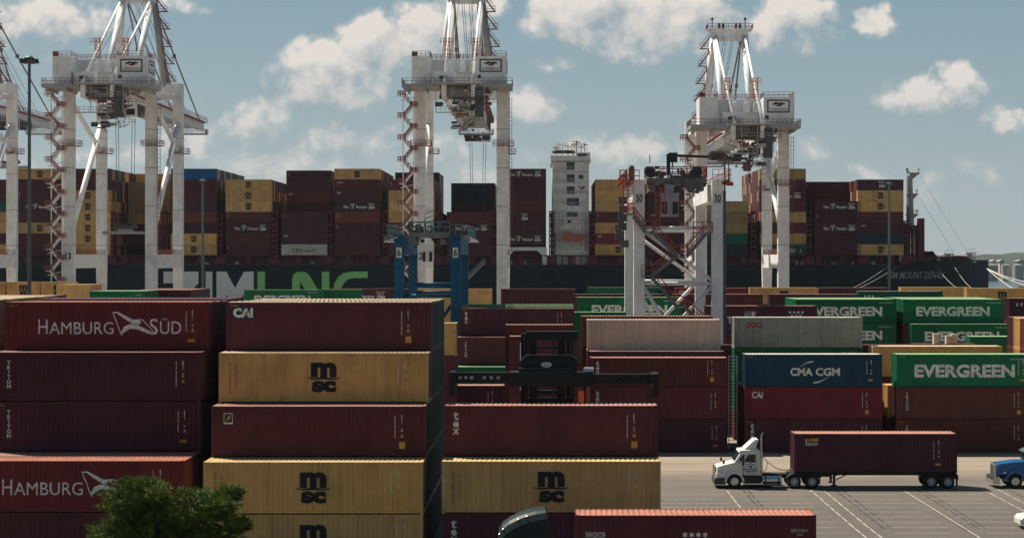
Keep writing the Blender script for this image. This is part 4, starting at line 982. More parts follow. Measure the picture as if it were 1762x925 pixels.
# ------------------------------------------------------------------ ship-to-shore cranes
CRW = paint('crane_white', (.82, .815, .81), .5, .36, .04, spec=.35)
CRG = paint('crane_grey', (.36, .36, .37), .5, .3, .04)
RAILR = plain('rust_red_rail', (.25, .062, .042), .6)
RAILG = plain('grey_rail', (.42, .40, .39), .6)
GANT = []
def sts(cx, dz, label, num, mast_side, trolley, rope_to, spreader=True, clutter=170, seed=1):
    r = random.Random(seed)
    base = empty('ship_to_shore_crane', (cx, 415, 1.3), label, 'quay crane', 'white ship to shore cranes')
    O = lambda mb, name, mat, par=None, smooth=False: MB.build(mb, name, mat, par or base, smooth)
    Z = lambda z: z - 1.3
    T = 54 + dz
    for sx in (-1, 1):
        for y, zt in ((0, T - .6), (30.5, T + 1.5)):
            m = MB(); x = sx * 8.9; w = 1.2 if y == 0 else 1.12
            m.box(x - w, x + w, y - .95, y + .95, Z(15.2), Z(zt)); lo = .8
            m.hexa([(x - w * lo, y - .8, Z(3)), (x + w * lo, y - .8, Z(3)), (x + w * lo, y + .8, Z(3)), (x - w * lo, y + .8, Z(3))] if y else [(x - w, y - .95, Z(3)), (x + w, y - .95, Z(3)), (x + w, y + .95, Z(3)), (x - w, y + .95, Z(3))],
                   [(x - w, y - .95, Z(15.2)), (x + w, y - .95, Z(15.2)), (x + w, y + .95, Z(15.2)), (x - w, y + .95, Z(15.2))])
            lg = O(m, 'leg', CRW)
            fb = MB()
            for q in range(4): fz = Z(20 + q * 8.3); fb.box(x - w - .06, x + w + .06, y - 1.01, y + 1.01, fz, fz + .14)
            O(fb, 'flange', CRG, lg)
            rl = MB(); zz = Z(T - 12.5); c = [(x - w - .8, y - 1.7, zz), (x + w + 1.3, y - 1.7, zz), (x + w + 1.3, y + 1.7, zz), (x - w - .8, y + 1.7, zz)]
            rl.rail(c, 1.1, 1.1, .09, close=True); rl.box(x - w - .8, x + w + 1.3, y - 1.7, y - .96, zz - .1, zz); rl.box(x + w + .01, x + w + 1.3, y - .96, y + 1.7, zz - .1, zz); O(rl, 'platform', RAILR, lg)
        m = MB(); x = sx * 8.9; m.box(x - .95, x + .95, .96, 29.5, Z(15), Z(18)); m.box(x - 1.0, x + 1.0, -4, 34.5, .9, 2.2)
        for y in (-2.5, 2.5, 28, 33): m.box(x - .5, x + .5, y - 1.6, y + 1.6, 0, .9)
        pb = O(m, 'portal_beam', CRW)
        m = MB(); m.rail([(x - .9, 1, Z(18)), (x - .9, 29.5, Z(18))], 1.1, 1.4, .09); m.rail([(x + .9, 1, Z(18)), (x + .9, 29.5, Z(18))], 1.1, 1.4, .09); O(m, 'railing', RAILR, pb)
        m = MB(); m.tube((x, 1.0, Z(22)), (x, 29.6, Z(T - 6)), .62, 12); O(m, 'brace', CRW, None, True)
        m = MB(); m.tube((x, 1.0, Z(T - 2.5)), (x, 29.6, Z(T - 12)), .5, 12); m.tube((x, .9, Z(T + .2)), (x, 29.6, Z(T + .4)), .55, 12); O(m, 'brace', CRW, None, True)
    for bb in ((-10.1, 10.1, -1.0, 1.0, Z(T - .58), Z(T + .6)), (-10.02, 10.02, 29.5, 31.5, Z(T + 1.5), Z(T + 3.6)), (-7.78, 7.78, 29.7, 31.3, Z(T + .0), Z(T + 1.5))):
        m = MB(); m.box(*bb); O(m, 'cross_beam', CRW)
    # stair tower at the landside left leg
    m, s2 = MB(), MB(); x1, x0 = -9.75, -13.0; z = Z(5); k = 0
    while z < Z(T - 3):
        a, b = ((x0 + .7, z), (x1 - .6, z + 2.35)) if k % 2 == 0 else ((x1 - .6, z), (x0 + .7, z + 2.35))
        for y in (-.8, .5): s2.beam((a[0], y, a[1]), (b[0], y, b[1]), .2, .34)
        for y in (-.85, .55):
            for q in (.5, 1.0): m.beam((a[0], y, a[1] + q), (b[0], y, b[1] + q), .12)
            for q in (.2, .5, .8): m.beam((a[0] + (b[0] - a[0]) * q, y, a[1] + (b[1] - a[1]) * q), (a[0] + (b[0] - a[0]) * q, y, a[1] + (b[1] - a[1]) * q + 1), .1)
        xe = x1 if k % 2 == 0 else x0; xs_ = (xe - .75, xe + .1) if k % 2 == 0 else (xe - .2, xe + .75)
        s2.box(xs_[0], xs_[1], -1.0, .8, b[1] - .08, b[1] + .05)
        m.rail([(xs_[0] - .3, -1.0, b[1]), (xs_[1] + .3, -1.0, b[1])], 1.1, .45, .12); m.rail([(xs_[0] - .3, .8, b[1]), (xs_[1] + .3, .8, b[1])], 1.1, .45, .12); m.rail([(xe, -1.0, b[1]), (xe, .8, b[1])], 1.1, .6, .1); s2.beam((x1 + .3, -.2, b[1]), (xe, -.2, b[1] - .9 if k % 2 else b[1]), .14)
        z += 2.35; k += 1
    for x in (x0 + .55, x1 - .4): s2.beam((x, .75, Z(4)), (x, .75, Z(T - 2)), .2)
    s2.v = [(a_, b_ - 2.05, c_) for a_, b_, c_ in s2.v]; m.v = [(a_, b_ - 2.05, c_) for a_, b_, c_ in m.v]
    st = O(s2, 'stair', CRW); O(m, 'railing', RAILR, st)
    m = MB()
    for x in (10.4, 11.0): m.beam((x, -1.2, Z(18)), (x, -1.2, Z(T - 2)), .1)
    z = Z(18)
    while z < Z(T - 2): m.beam((10.4, -1.2, z), (11.0, -1.2, z), .08); m.beam((11.0, -1.2, z), (11.0, -.2, z), .08); z += .9
    O(m, 'ladder', RAILR)
    # house, platform and rails
    hb, ht = Z(T - .1), Z(T + 5.8)
    m = MB(); m.box(-12, 11.2, -11.4, -1.2, hb - .25, hb + .0); m.box(-4.4, 4.4, -13.6, -11.4, hb - .25, hb); m.box(-12, -4, -11.4, -1.2, hb - .75, hb - .26); m.box(2.5, 11.2, -11.4, -1.2, hb - .75, hb - .26)
    for x in (-11, -7, 3, 6.5, 10): m.box(x - .2, x + .2, -11.2, -1.2, hb - 1.4, hb - .76)
    pl = O(m, 'house_platform', CRG)
    m = MB(); m.rail([(11.2, -1.3, hb), (11.2, -11.4, hb), (-12, -11.4, hb), (-12, -1.3, hb)], 1.15, 1.0, .09); O(m, 'railing', RAILR, pl)
    m = MB(); m.box(-10, 10, -3.2, -1.25, hb + .01, ht); m.box(-10.02, -6.1, -9.8, -3.2, hb + .01, ht + .01); m.box(3.55, 10.02, -9.8, -3.2, hb + .01, ht + .01)
    m.box(-5.3, -1.0, -10.8, -7.2, hb + .01, hb + 2.5); m.box(-5.4, -.9, -10.9, -7.1, hb + 2.5, hb + 2.62)
    for i, x in enumerate((-2.2, .5, 2.6)): m.hexa([(x - .85, -4.3, ht - 2.8), (x + .85, -4.3, ht - 2.8), (x + .85, -3.21, ht - 2.8), (x - .85, -3.21, ht - 2.8)], [(x - .45, -4.5, ht - .7), (x + .45, -4.5, ht - .7), (x + .45, -3.21, ht - .5), (x - .45, -3.21, ht - .5)])
    hs = O(m, 'machinery_house', CRW)
    m = MB(); m.rail([(-9.9, -9.7, ht), (-6.2, -9.7, ht), (-6.2, -3.3, ht), (3.6, -3.3, ht), (3.6, -9.7, ht), (9.9, -9.7, ht), (9.9, -1.4, ht), (-9.9, -1.4, ht)], 1.1, .9, .08, close=True); m.box(-10, -8.8, -9.6, -9.5, ht + .05, ht + 1.0); O(m, 'roof_railing', RAILR, hs)
    m = MB(); m.box(-4.1, -2.5, -10.86, -10.8, hb + 1.0, hb + 1.7); O(m, 'window', GLASS, hs); m = MB(); m.box(3.9, 4.6, -9.86, -9.8, hb + 1.2, hb + 2.0); O(m, 'window', GLASS, hs)
    for face in (('front', 'side') if mast_side > 0 else ('front',)):
        fr, wh, tx, bd, cr = MB(), MB(), Flat(), Flat(), Flat()
        x0, x1, z0, z1 = 4.3, 9.0, hb + 2.6, hb + 5.3
        def mp(fx, off):      # artwork plane -> wall
            return [((x, -9.83 - off, z) if face == 'front' else (10.03 + off, -8.3 + (x - x0) * 1.2, z)) for x, z in fx]
        b_ = .26
        for q in ([(x0, z0), (x1, z0), (x1, z0 + b_), (x0, z0 + b_)], [(x0, z1 - b_), (x1, z1 - b_), (x1, z1), (x0, z1)], [(x0, z0 + b_), (x0 + b_, z0 + b_), (x0 + b_, z1 - b_), (x0, z1 - b_)], [(x1 - b_, z0 + b_), (x1, z0 + b_), (x1, z1 - b_), (x1 - b_, z1 - b_)]):
            fr.hexa(mp(q, 0), mp(q, .06))
        q = [(x0 + b_, z0 + b_), (x1 - b_, z0 + b_), (x1 - b_, z1 - b_), (x0 + b_, z1 - b_)]; wh.hexa(mp(q, 0), mp(q, .03))
        sg = O(wh, 'sign', CRW, hs); O(fr, 'frame', LET_BLUE, sg)
        tx.text('CHESAPEAKE', x0 + .34, x1 - .34, z0 + .36, z0 + 1.0, .0)
        c = (x0 + x1) / 2; zz = z0 + 1.6
        bd.poly([(c - 1.5, zz + .1), (c - .6, zz + .62), (c + .3, zz + .5), (c - .1, zz + .2), (c - .9, zz + .05)]).poly([(c - .1, zz + .2), (c + .6, zz + .6), (c + 1.6, zz + .3), (c + .7, zz + .1), (c + .2, zz - .25)])
        cr.poly([(c - .8, zz - .15), (c + .1, zz + .15), (c + .7, zz + .02), (c + 1.4, zz + .2), (c + .5, zz - .2), (c - .1, zz - .3)])
        for fl, mt in ((tx, LET_BLUE), (bd, LET_BLACK), (cr, plain('crest_red', (.20, .02, .03), .5))):
            t = MB(); t.v = [p for p in mp(fl.v, .04 if fl is not cr else .05)]; t.f = list(fl.f); t.m = [0] * len(t.f); O(t, 'lettering' if fl is tx else 'emblem', mt, sg)
    # girders and boom
    g0, g1 = Z(T - 2.9), Z(T - .4)
    for sx in (-1, 1):
        m = MB(); x = sx * 3.1; m.box(x - .5, x + .5, -12, 94, g0, g1); m.box(x - .55, x + .55, -12, 94, g0 - .12, g0); gd = O(m, 'girder', CRW)
        m = MB(); xx = x + sx * .6; m.box(min(xx, xx + sx * 1.0), max(xx, xx + sx * 1.0), 1.2, 93, g1 - .7, g1 - .6)
        for a, b in ((1.2, 29), (32, 93)): m.rail([(xx + sx * 1.0, a, g1 - .6), (xx + sx * 1.0, b, g1 - .6)], 1.2, 1.6, .09)
        O(m, 'walkway', RAILR, gd)
    for y in list(range(-10, 0, 4)) + list(range(34, 95, 8)): m = MB(); m.box(-2.6, 2.6, y, y + .5, g0 + .3, g1 - .3); O(m, 'boom_tie', CRG)
    m = MB(); m.box(-4.6, 4.6, 92, 95, g0 - 1.2, g0 - .9)
    for sx in (-1, 1): m.box(sx * 4.3 - .1, sx * 4.3 + .1, 92, 95, g0 - .9, g0)
    m.rail([(-4.6, 92, g0 - .9), (4.6, 92, g0 - .9), (4.6, 95, g0 - .9), (-4.6, 95, g0 - .9)], 1.1, 1.2, .1, close=True); O(m, 'boom_tip_platform', CRG)
    # A-frame
    ap = Z(T + 23)
    for sx in (-1, 1):
        m = MB(); m.tube((sx * 3.05, 8.5, Z(T + .4)), (sx * 3.3, 27.5, ap), .72, 14); m.tube((sx * 2.9, -13.2, hb), (sx * 3.4, 27, ap), .3, 10); O(m, 'frame_leg', CRW, None, True)
        m = MB(); m.tube((sx * 5.9, 30.4, Z(T + 3)), (sx * 3.6, 28.9, ap), 1.0, 14, .75); O(m, 'mast', CRG if sx == mast_side and mast_side > 0 else CRW, None, True)
        m = MB()
        for yb, zb_ in ((90, g1), (58, g1)): m.tube((sx * 2.9, 29, ap + .6), (sx * 3.1, yb, zb_), .2, 6); p = Vector((sx * 2.9, 29, ap + .6)).lerp(Vector((sx * 3.1, yb, zb_)), .45); m.cbox(p, (.7, .9, .9))
        for q in (.6, 1.1): m.tube((sx * q, 28, ap), (sx * q, 75 + 10 * q, g1), .06, 4)
        m.tube((sx * 1.6, 28, ap), (sx * 1.8, -4, Z(T + 6)), .07, 4); O(m, 'forestay', plain('stay_brown', (.17, .14, .12), .6))
        m = MB()
        for dx in (-.5, .5):
            for dy in (1, 2): m.beam((sx * 3.05 + dx, dy, ht - .2), (sx * 3.05 + dx, dy, ht + 5.2), .13)
        for k in range(6): zz = ht + k * .85; m.beam((sx * 3.05 - .5, 1, zz), (sx * 3.05 + .5, 1, zz + .85), .1); m.beam((sx * 3.05 - .5, 1, zz), (sx * 3.05 + .5, 1, zz), .1)
        m.rail([(sx * 3.05 - 1.5, .6, ht + 3.6), (sx * 3.05 + 1.2, .6, ht + 3.6)], 1.4, .6, .1); O(m, 'ladder', plain('orange_ladder', (.48, .16, .05), .6))
    m = MB(); m.box(-4.2, 4.2, 26.8, 30.2, ap - .9, ap + 1.4); m.box(-5.2, 5.2, 26, 31, ap + 1.4, ap + 1.55); O(m, 'apex_beam', CRW)
    m = MB(); m.rail([(-5.2, 26, ap + 1.55), (5.2, 26, ap + 1.55), (5.2, 31, ap + 1.55), (-5.2, 31, ap + 1.55)], 1.1, .9, .1, close=True)
    ms = mast_side; p0 = Vector((ms * 5.9, 30.4, Z(T + 3))); p1 = Vector((ms * 3.6, 28.9, ap)); n = 5
    for i in range(n):
        a = p0.lerp(p1, (i + .3) / n); b = p0.lerp(p1, (i + 1.0) / n); s_ = ms * 2.9
        m.rail([(a.x + ms * .9, a.y - 1.4, a.z), (a.x + s_, a.y - 1.4, a.z)], 1.1, .7, .09); m.box(min(a.x + ms * .9, a.x + s_), max(a.x + ms * .9, a.x + s_), a.y - 1.4, a.y + .3, a.z - .1, a.z)
        m.beam((a.x + s_ * .9, a.y - 1.2, a.z), (b.x + ms * .8, b.y - 1.2, b.z), .2, .3); m.beam((a.x + s_ * .9, a.y - 1.2, a.z + 1), (b.x + ms * .8, b.y - 1.2, b.z + 1), .1); m.beam((b.x + ms * .8, b.y - 1.2, b.z), (p0.lerp(p1, min(1, (i + 1.3) / n)).x + ms * .9, b.y - 1.2, p0.lerp(p1, min(1, (i + 1.3) / n)).z), .2, .3)
    O(m, 'mast_stair', RAILR)
    for x in (-2.4, -1.5, 1.5, 2.4): m = MB(); m.lathe((x, 28, ap + 2.3), [(.01, -.25), (.75, -.25), (.75, .25), (.01, .25)], 'x', 14); O(m, 'sheave', BLACK)
    for x in (-4, 3.6): m = MB(); m.tube((x, 28, ap + 1.5), (x, 28, ap + 4), .1); m.cbox((x, 28, ap + 4), (.5, .5, .5)); O(m, 'warning_lamp', BLACK)
    # trolley, cab, ropes, spreader
    m = MB(); t = trolley; m.box(-3.6, 3.6, t - 3.2, t + 3.2, g0 - .6, g0 - .15)
    for sx in (-1, 1):
        for yy in (-2.2, 2.2): m.lathe((sx * 2.2, t + yy, g0 - 1.2), [(.01, -.3), (.55, -.3), (.55, .3), (.01, .3)], 'x', 14)
        m.beam((sx * 3.4, t, g0 - .5), (sx * 3.4, t, g0 - 1.9), .3)
    m.box(-3.4, 3.4, t - 2.6, t + 2.6, g0 - 2.1, g0 - 1.9)
    for i in range(26): m.cbox((r.uniform(-3, 3), t + r.uniform(-2.4, 2.4), g0 - r.uniform(.6, 1.9)), (r.uniform(.3, 1.5), r.uniform(.3, 1.2), r.uniform(.3, 1.1)))
    tr = O(m, 'trolley', MACH)
    m = MB(); m.rail([(-3.4, t - 2.6, g0 - 1.9), (3.4, t - 2.6, g0 - 1.9), (3.4, t + 2.6, g0 - 1.9), (-3.4, t + 2.6, g0 - 1.9)], 1.1, 1, .08, close=True); O(m, 'railing', RAILR, tr)
    m = MB(); m.box(1.2, 3.6, t - 6.2, t - 3.6, g0 - 2.6, g0 - .3); m.box(1.1, 3.7, t - 6.3, t - 3.5, g0 - .3, g0 - .14); cb = O(m, 'operator_cab', CRW)
    m = MB(); m.box(1.4, 3.4, t - 6.26, t - 6.2, g0 - 2.3, g0 - .9); m.box(1.14, 1.2, t - 6, t - 4.2, g0 - 2.2, g0 - .9); O(m, 'window', GLASS, cb)
    m = MB()
    for x in (-2.2, -1.6, 1.5, 2.2): m.tube((x, t, g0 - 2.7), (x * .8, t, Z(rope_to) + .6), .06, 4)
    O(m, 'rope', BLACK)
    m = MB(); z = Z(rope_to); w = 4.8; m.box(-w, w, t - .9, t - .6, z - .6, z); m.box(-w, w, t + .6, t + .9, z - .6, z); m.box(-w - .1, -w + .35, t - 1.2, t + 1.2, z - .7, z + .05); m.box(w - .35, w + .1, t - 1.2, t + 1.2, z - .7, z + .05); m.box(-1.7, 1.7, t - .58, t + .58, z - .5, z + .5)
    sp = O(m, 'spreader', plain('spreader_grey', (.30, .31, .31), .5)); m = MB(); m.box(-2.6, 2.6, t - .7, t + .7, z + .6, z + 1.2)
    for x in (-2, 0, 2): m.lathe((x, t, z + 1.3), [(.01, -.3), (.45, -.3), (.45, .3), (.01, .3)], 'y', 12)
    O(m, 'headblock', MACH, sp)
    # pipes, cable trays and machinery under the house
    md, mr, mw = MB(), MB(), MB()
    for i in range(clutter):
        xx = max(-4.6, min(6.0, r.gauss(1.0, 2.3))); p = Vector((xx, r.uniform(-12, 0), hb - .8 - (8.5 if abs(xx - .8) < 2.4 else 4) * r.random() ** 1.5)); tgt = r.choice([md, md, mr, mw])
        k = r.random()
        if k < .45: tgt.cbox(p, (r.uniform(.3, 2), r.uniform(.3, 1.2), r.uniform(.2, 1)))
        elif k < .75: tgt.beam(p, p + Vector((r.uniform(-2.5, 2.5), 0, r.uniform(-2, 1.2))), .14)
        else: tgt.rail([p, p + Vector((r.uniform(1.5, 3.5), 0, 0))], 1.1, .8, .08)
    md.box(-1.5, 5.4, -12.2, -11.5, hb - 3.2, hb - 2.9); md.box(3.4, 5.2, -12, -10, hb - 7, hb - .8)
    mw.rail([(-1.5, -12.2, hb - 2.9), (5.4, -12.2, hb - 2.9)], 1.1, .9, .08); mw.box(-4.8, 2, -12.1, -11.6, hb - 6.2, hb - 6.0); mw.rail([(-4.8, -12.1, hb - 6), (2, -12.1, hb - 6)], 1.1, .9, .09)
    for x in (-4.8, -1.4, 2, 5.4): mw.beam((x, -12, hb - 6), (x, -12, hb - .5), .16)
    O(md, 'machinery', MACH); O(mr, 'access_railing', RAILR); O(mw, 'cable_tray', RAILG)
    m = MB()
    for i in range(16): y = 34 + i * 1.9 if trolley > 40 else 6 + i * 1.5; m.path([(4.6, y, g0), (4.6, y + .45, g0 - 2.6), (4.6, y + .95, g0)], .08, 4)
    O(m, 'festoon_cable', MACH)
    if num:
        m = MB(); m.cbox((-8.9, -1.0, Z(17.6)), (2.1, .1, 4.2)); 
        t = Flat(); t.text(num, -9.55, -8.25, Z(16.9), Z(18.4), .03); nb = O(m, 'number_plate', CRW)
        q = MB(); q.v = [(x, -1.065, z) for x, z in t.v]; q.f = list(t.f); q.m = [0] * len(q.f); O(q, 'lettering', LET_BLACK, nb)
    return base
sts(-93.7, 0, 'tall white quay crane numbered 13 right of left lamp post', '13', 1, 15, 23.2, seed=3)
sts(-17.8, 0, 'tall white quay crane rising behind the blue gantry', '12', 1, 106, 27.0 - 0, seed=5)
sts(43.0, -8.6, 'lowest white quay crane with full top beam in view', None, -1, 40, 40, seed=8)
sts(-132.3, 0, 'white quay crane cut off at left picture edge', None, 1, 60, 40, seed=11, clutter=10)

# ------------------------------------------------------------------ rubber-tyred yard gantries
def rtg(X0, X1, Y0, Y1, top, leg, legd, label, num, body, railm, braces, seed):
    r = random.Random(seed)
    base = empty('yard_gantry_crane', ((X0 + X1) / 2, Y0, 0), label, 'yard gantry crane', 'yard gantry cranes')
    bx = (X0 + X1) / 2
    def O(m, name, mat, par=None, smooth=False):
        m.v = [(x - bx, y - Y0, z) for x, y, z in m.v]; return m.build(name, mat, par or base, smooth)
    for x in (X0, X1):
        for y in (Y0, Y1):
            m = MB(); m.box(x - leg / 2, x + leg / 2, y - legd / 2, y + legd / 2, 2.0, top); m.box(x - leg / 2 - .02, x + leg / 2 + .02, y - legd / 2 - .02, y + legd / 2 + .02, top - 3.0, top - 2.9)
            lg = O(m, 'leg', body)
            if y == Y0:
                pw = leg * .42 if len(num) > 1 else leg * .27; fl = Flat(); fl.text(num, x - pw * .7, x + pw * .7, top - 2.2, top - 1.4, .02); q = MB(); q.v = [(u, y - legd / 2 - .06, w) for u, w in fl.v]; q.f = list(fl.f); q.m = [0] * len(q.f)
                p = MB(); p.box(x - pw, x + pw, y - legd / 2 - .04, y - legd / 2 - .001, top - 2.35, top - 1.25); pp = O(p, 'number_plate', LET_WHITE, lg); O(q, 'lettering', LET_BLACK, pp)
    for y in (Y0, Y1):
        m = MB(); m.box(X0 - 1.8, X1 + 1.8, y - .5, y + .5, 1.2, 2.0); O(m, 'sill_beam', body)
        for x in (X0 - 1.1, X0 + .9, X1 - .9, X1 + 1.1):
            w = MB(); w.lathe((x, y, .8), [(.3, -.25), (.75, -.28), (.8, 0), (.75, .28), (.3, .25)], 'y', 18); O(w, 'wheel', BLACK)
    for x in (X0, X1):
        m = MB(); m.box(x - .55, x + .55, Y0 + legd / 2, Y1 - legd / 2, top - 2.0, top - .05); m.box(x - .6, x + .6, Y0 - 1.4, Y1 + 1.4, top + .001, top + .12); g_ = O(m, 'girder', body)
        m = MB(); sx = -1 if x == X0 else 1
        m.rail([(x + sx * 1.3, Y0 - 1.4, top + .1), (x + sx * 1.3, Y1 + 1.4, top + .1)], 1.1, 1.5, .07); m.rail([(x - .6, Y0 - 1.4, top + .1), (x + sx * 1.3, Y0 - 1.4, top + .1)], 1.1, .6, .07); m.box(min(x + sx * .6, x + sx * 1.3), max(x + sx * .6, x + sx * 1.3), Y0 - 1.4, Y1 + 1.4, top, top + .08)
        m.cbox((x + sx * 1.2, Y0 - 1.2, top - .3), (.7, .5, .4)); O(m, 'walkway', railm, g_)
    for a, b in braces:
        for dy in (0, Y1 - Y0):
            m = MB(); m.tube((a[0], Y0 + dy, a[1]), (b[0], Y0 + dy, b[1]), .2, 10); O(m, 'brace', body, None, True)
    # trolley near the front frame
    ty = Y0 + 4; m = MB(); m.box(X0 + .9, X1 - .9, ty - 2, ty + 2, top - .15, top + .45)
    m.box(X0 + 1.2, X0 + 1.8, ty - 2.02, ty + 1.9, top - .9, top - .3); m.box(X1 - 1.8, X1 - 1.2, ty - 2.02, ty + 1.9, top - .9, top - .3)
    tr = O(m, 'trolley', paint('trolley_grey', (.20, .19, .175), .5, .5))
    m = MB()
    for i in range(60): m.cbox((r.uniform(X0 + 1.1, X1 - 1.1), ty + r.uniform(-1.6, 1.9), top + .5 + r.uniform(0, 1.1) * r.random()), (r.uniform(.12, .55), r.uniform(.2, .7), r.uniform(.15, .6)))
    for i in range(12): m.cbox((r.uniform(X0 + 1, X1 - 1), ty + r.uniform(-1.9, 1.9), top - r.uniform(.2, 1.3)), (r.uniform(.15, .5), r.uniform(.3, 1), r.uniform(.15, .4)))
    O(m, 'machinery', plain('machinery_mixed', (.05, .052, .056), .5, vary=.8, scale=.6), tr)
    m = MB(); m.rail([(X0 + .9, ty - 2, top + .5), (X1 - .9, ty - 2, top + .5), (X1 - .9, ty + 2, top + .5), (X0 + .9, ty + 2, top + .5)], 1.1, .9, .10, close=True); O(m, 'railing', railm, tr)
    m = MB()
    return base, O, tr, ty
WB = [((10.5, 20.35), (17.6, 20.35)), ((10.5, 14.55), (17.6, 14.55)), ((10.5, 20.0), (17.6, 14.9)), ((17.5, 14.2), (13.2, 9.6)), ((10.5, 14.2), (13.2, 9.6))]
GY0 = 200.0; T30 = 25.2
bs, O30, tr, ty = rtg(9.97, 18.12, GY0, 221.7, T30, 1.14, 1.1, 'white yard gantry crane numbered 30 with red stairs', '30', CRW, RED, WB, 4)
GA_ = lambda px, py: at(px, py, GY0 - 1.35)
m, s2 = MB(), MB()
fl = [((1090, 372), (1110, 397)), ((1122, 397), (1165, 441)), ((1215, 402), (1182, 441)), ((1165, 441), (1122, 474)), ((1122, 478), (1165, 527)), ((1176, 527), (1215, 560)), ((1135, 527), (1112, 560)), ((1160, 527), (1128, 560))]
for a, b in fl[:6]:
    p, q = GA_(*a), GA_(*b)
    for dy in (0, .8): s2.beam(p + Vector((0, dy, 0)), q + Vector((0, dy, 0)), .14, .34); m.beam(p + Vector((0, dy, 1.0)), q + Vector((0, dy, 1.0)), .08); m.beam(p + Vector((0, dy, .5)), q + Vector((0, dy, .5)), .06)
    for k in range(5): w = p.lerp(q, k / 4); m.beam(w, w + Vector((0, 0, 1)), .06)
for x0, x1, y in ((1072, 1092, 368), (1107, 1126, 398), (1160, 1184, 442), (1194, 1226, 400), (1104, 1124, 474), (1162, 1180, 528)):
    p, q = GA_(x0, y), GA_(x1, y); s2.box(p.x, q.x, p.y - .1, p.y + .95, p.z - .12, p.z); m.rail([p, q], 1.1, .7, .08)
    m.rail([p + Vector((0, .9, 0)), q + Vector((0, .9, 0))], 1.1, .7, .07)
for px, y0, y1 in ((1072, 368, 300), (1082, 368, 292), (1128, 330, 395), (1136, 365, 320)):
    p, q = GA_(px, y0), GA_(px, y1); m.beam(p, q, .09); m.beam(p + Vector((.45, 0, 0)), q + Vector((.45, 0, 0)), .09)
    k = min(p.z, q.z)
    while k < max(p.z, q.z): m.beam((p.x, p.y, k), (p.x + .45, p.y, k), .06); k += .35
p, q = GA_(1128, 365), GA_(1137, 331); m.rail([(p.x, p.y, p.z), (p.x + .9, p.y, p.z)], 1.1, .45, .08)
for px in (1066, 1068, 1090): m.rail([GA_(px, 312), GA_(px + 10, 312)], 1.15, .5, .09)
st = O30(s2, 'stair', plain('stair_grey', (.13, .15, .165), .5)); O30(m, 'railing', RED, st)
m = MB()
for px in (1118, 1199):
    p = at(px, 296, ty - 2.2); m.lathe(p, [(.01, -.3), (.52, -.3), (.58, -.28), (.58, .28), (.52, .3), (.01, .3)], 'y', 24)
    m.lathe(p - Vector((0, .05, 0)), [(.16, -.34), (.24, -.34), (.24, -.26)], 'y', 16)
O30(m, 'cable_drum', BLACK, tr)
m = MB(); p = at(1150, 300, ty - 2); q = at(1150, 267, ty - 2); m.beam(p, q, .38); m.beam(q + Vector((-.2, 0, 0)), at(1222, 270, ty - 2), .26); m.cbox(at(1158, 271, ty - 2), (.9, .8, 1.0)); m.beam(at(1157, 288, ty - 2), at(1157, 275, ty - 2), .14); O30(m, 'cable_mast', BLACK, tr)
m = MB(); a, b = at(1137, 372, ty - 2.6), at(1168, 334, ty - 2.6); m.box(a.x, b.x, ty - 2.6, ty - .2, a.z, b.z); m.box(a.x - .1, b.x + .1, ty - 2.7, ty - .1, b.z, b.z + .12); m.box(a.x + .5, b.x - .5, ty - 2.4, ty - .5, b.z + .12, T30 - .3); cb = O30(m, 'operator_cab', CRG, tr)
m = MB(); 
for x0, x1 in ((1138.5, 1147.5), (1157.5, 1166.5)): c, d = at(x0, 368, ty - 2.6), at(x1, 347, ty - 2.6); m.box(c.x, d.x, ty - 2.66, ty - 2.6, c.z, d.z)
O30(m, 'window', BLACK, cb)
m = MB(); c, d = at(1182, 325, GY0 + 1), at(1204, 308, GY0 + 1); m.prism_y([(c.x, c.z), (d.x - .6, c.z - .2), (d.x, c.z + .5), (d.x - .3, d.z), (c.x - .5, d.z)], GY0 + 1, GY0 + 3)
m.tube((18.12 + .75, GY0 - .3, 2), (18.12 + .75, GY0 - .3, T30 + 2.6), .1); m.box(18.75, 18.98, GY0 - .6, GY0 + .4, 2, T30 - 1); m.cbox((19.0, GY0 - .3, T30 - .1), (.8, .5, .5)); m.beam((19.3, GY0 - .3, T30), (19.3, GY0 - .3, T30 + 2.4), .12)
m.cbox(at(1087, 300, GY0), (.6, .6, 1.3)); m.tube(at(1087, 294, GY0), at(1087, 285, GY0), .25); m.tube(at(1118, 280, GY0 + 4), at(1118, 266, GY0 + 4), .05)
a = at(1068, 345, GY0); 
for i in range(6): m.cbox((a.x + rnd.uniform(-.3, .5), GY0 + rnd.uniform(-.5, .5), a.z - i * .9), (.9, .7, .75))
O30(m, 'electrical_cabinet', plain('cabinet_dark', (.085, .095, .105), .5, vary=.4))
BLU = paint('gantry_blue', (.010, .095, .20), .45, .3, .04)
BB = [((-15.2, 14.1), (-10.1, 14.1)), ((-15.2, 13.1), (-10.1, 13.1)), ((-15.2, 12.0), (-13.4, 9)), ((-10.1, 12.0), (-12.2, 9)), ((-15.2, 8.8), (-10.1, 8.8))]
bs, O6, tr, ty = rtg(-15.7, -9.56, 209.0, 230.7, 19.6, 1.06, 1.0, 'blue yard gantry crane numbered 6 with a white cab', '6', BLU, plain('blue_grey_rail', (.13, .20, .22), .5), BB, 9)
m = MB(); a, b = at(726, 451, 206.5), at(745, 421, 206.5); m.box(a.x, b.x, 206.5, 208.8, a.z, b.z); m.box(a.x - .08, b.x + .08, 206.4, 208.9, b.z, b.z + .12); m.box(a.x + .3, b.x - .2, 206.8, 208.4, b.z + .12, 19.3); cb = O6(m, 'operator_cab', SHIPW, tr)
m = MB()
for x0, x1 in ((727, 732), (738.5, 743.5)): c, d = at(x0, 449.5, 206.5), at(x1, 433, 206.5); m.box(c.x, d.x, 206.44, 206.5, c.z, d.z)
O6(m, 'window', BLACK, cb)
m = MB()
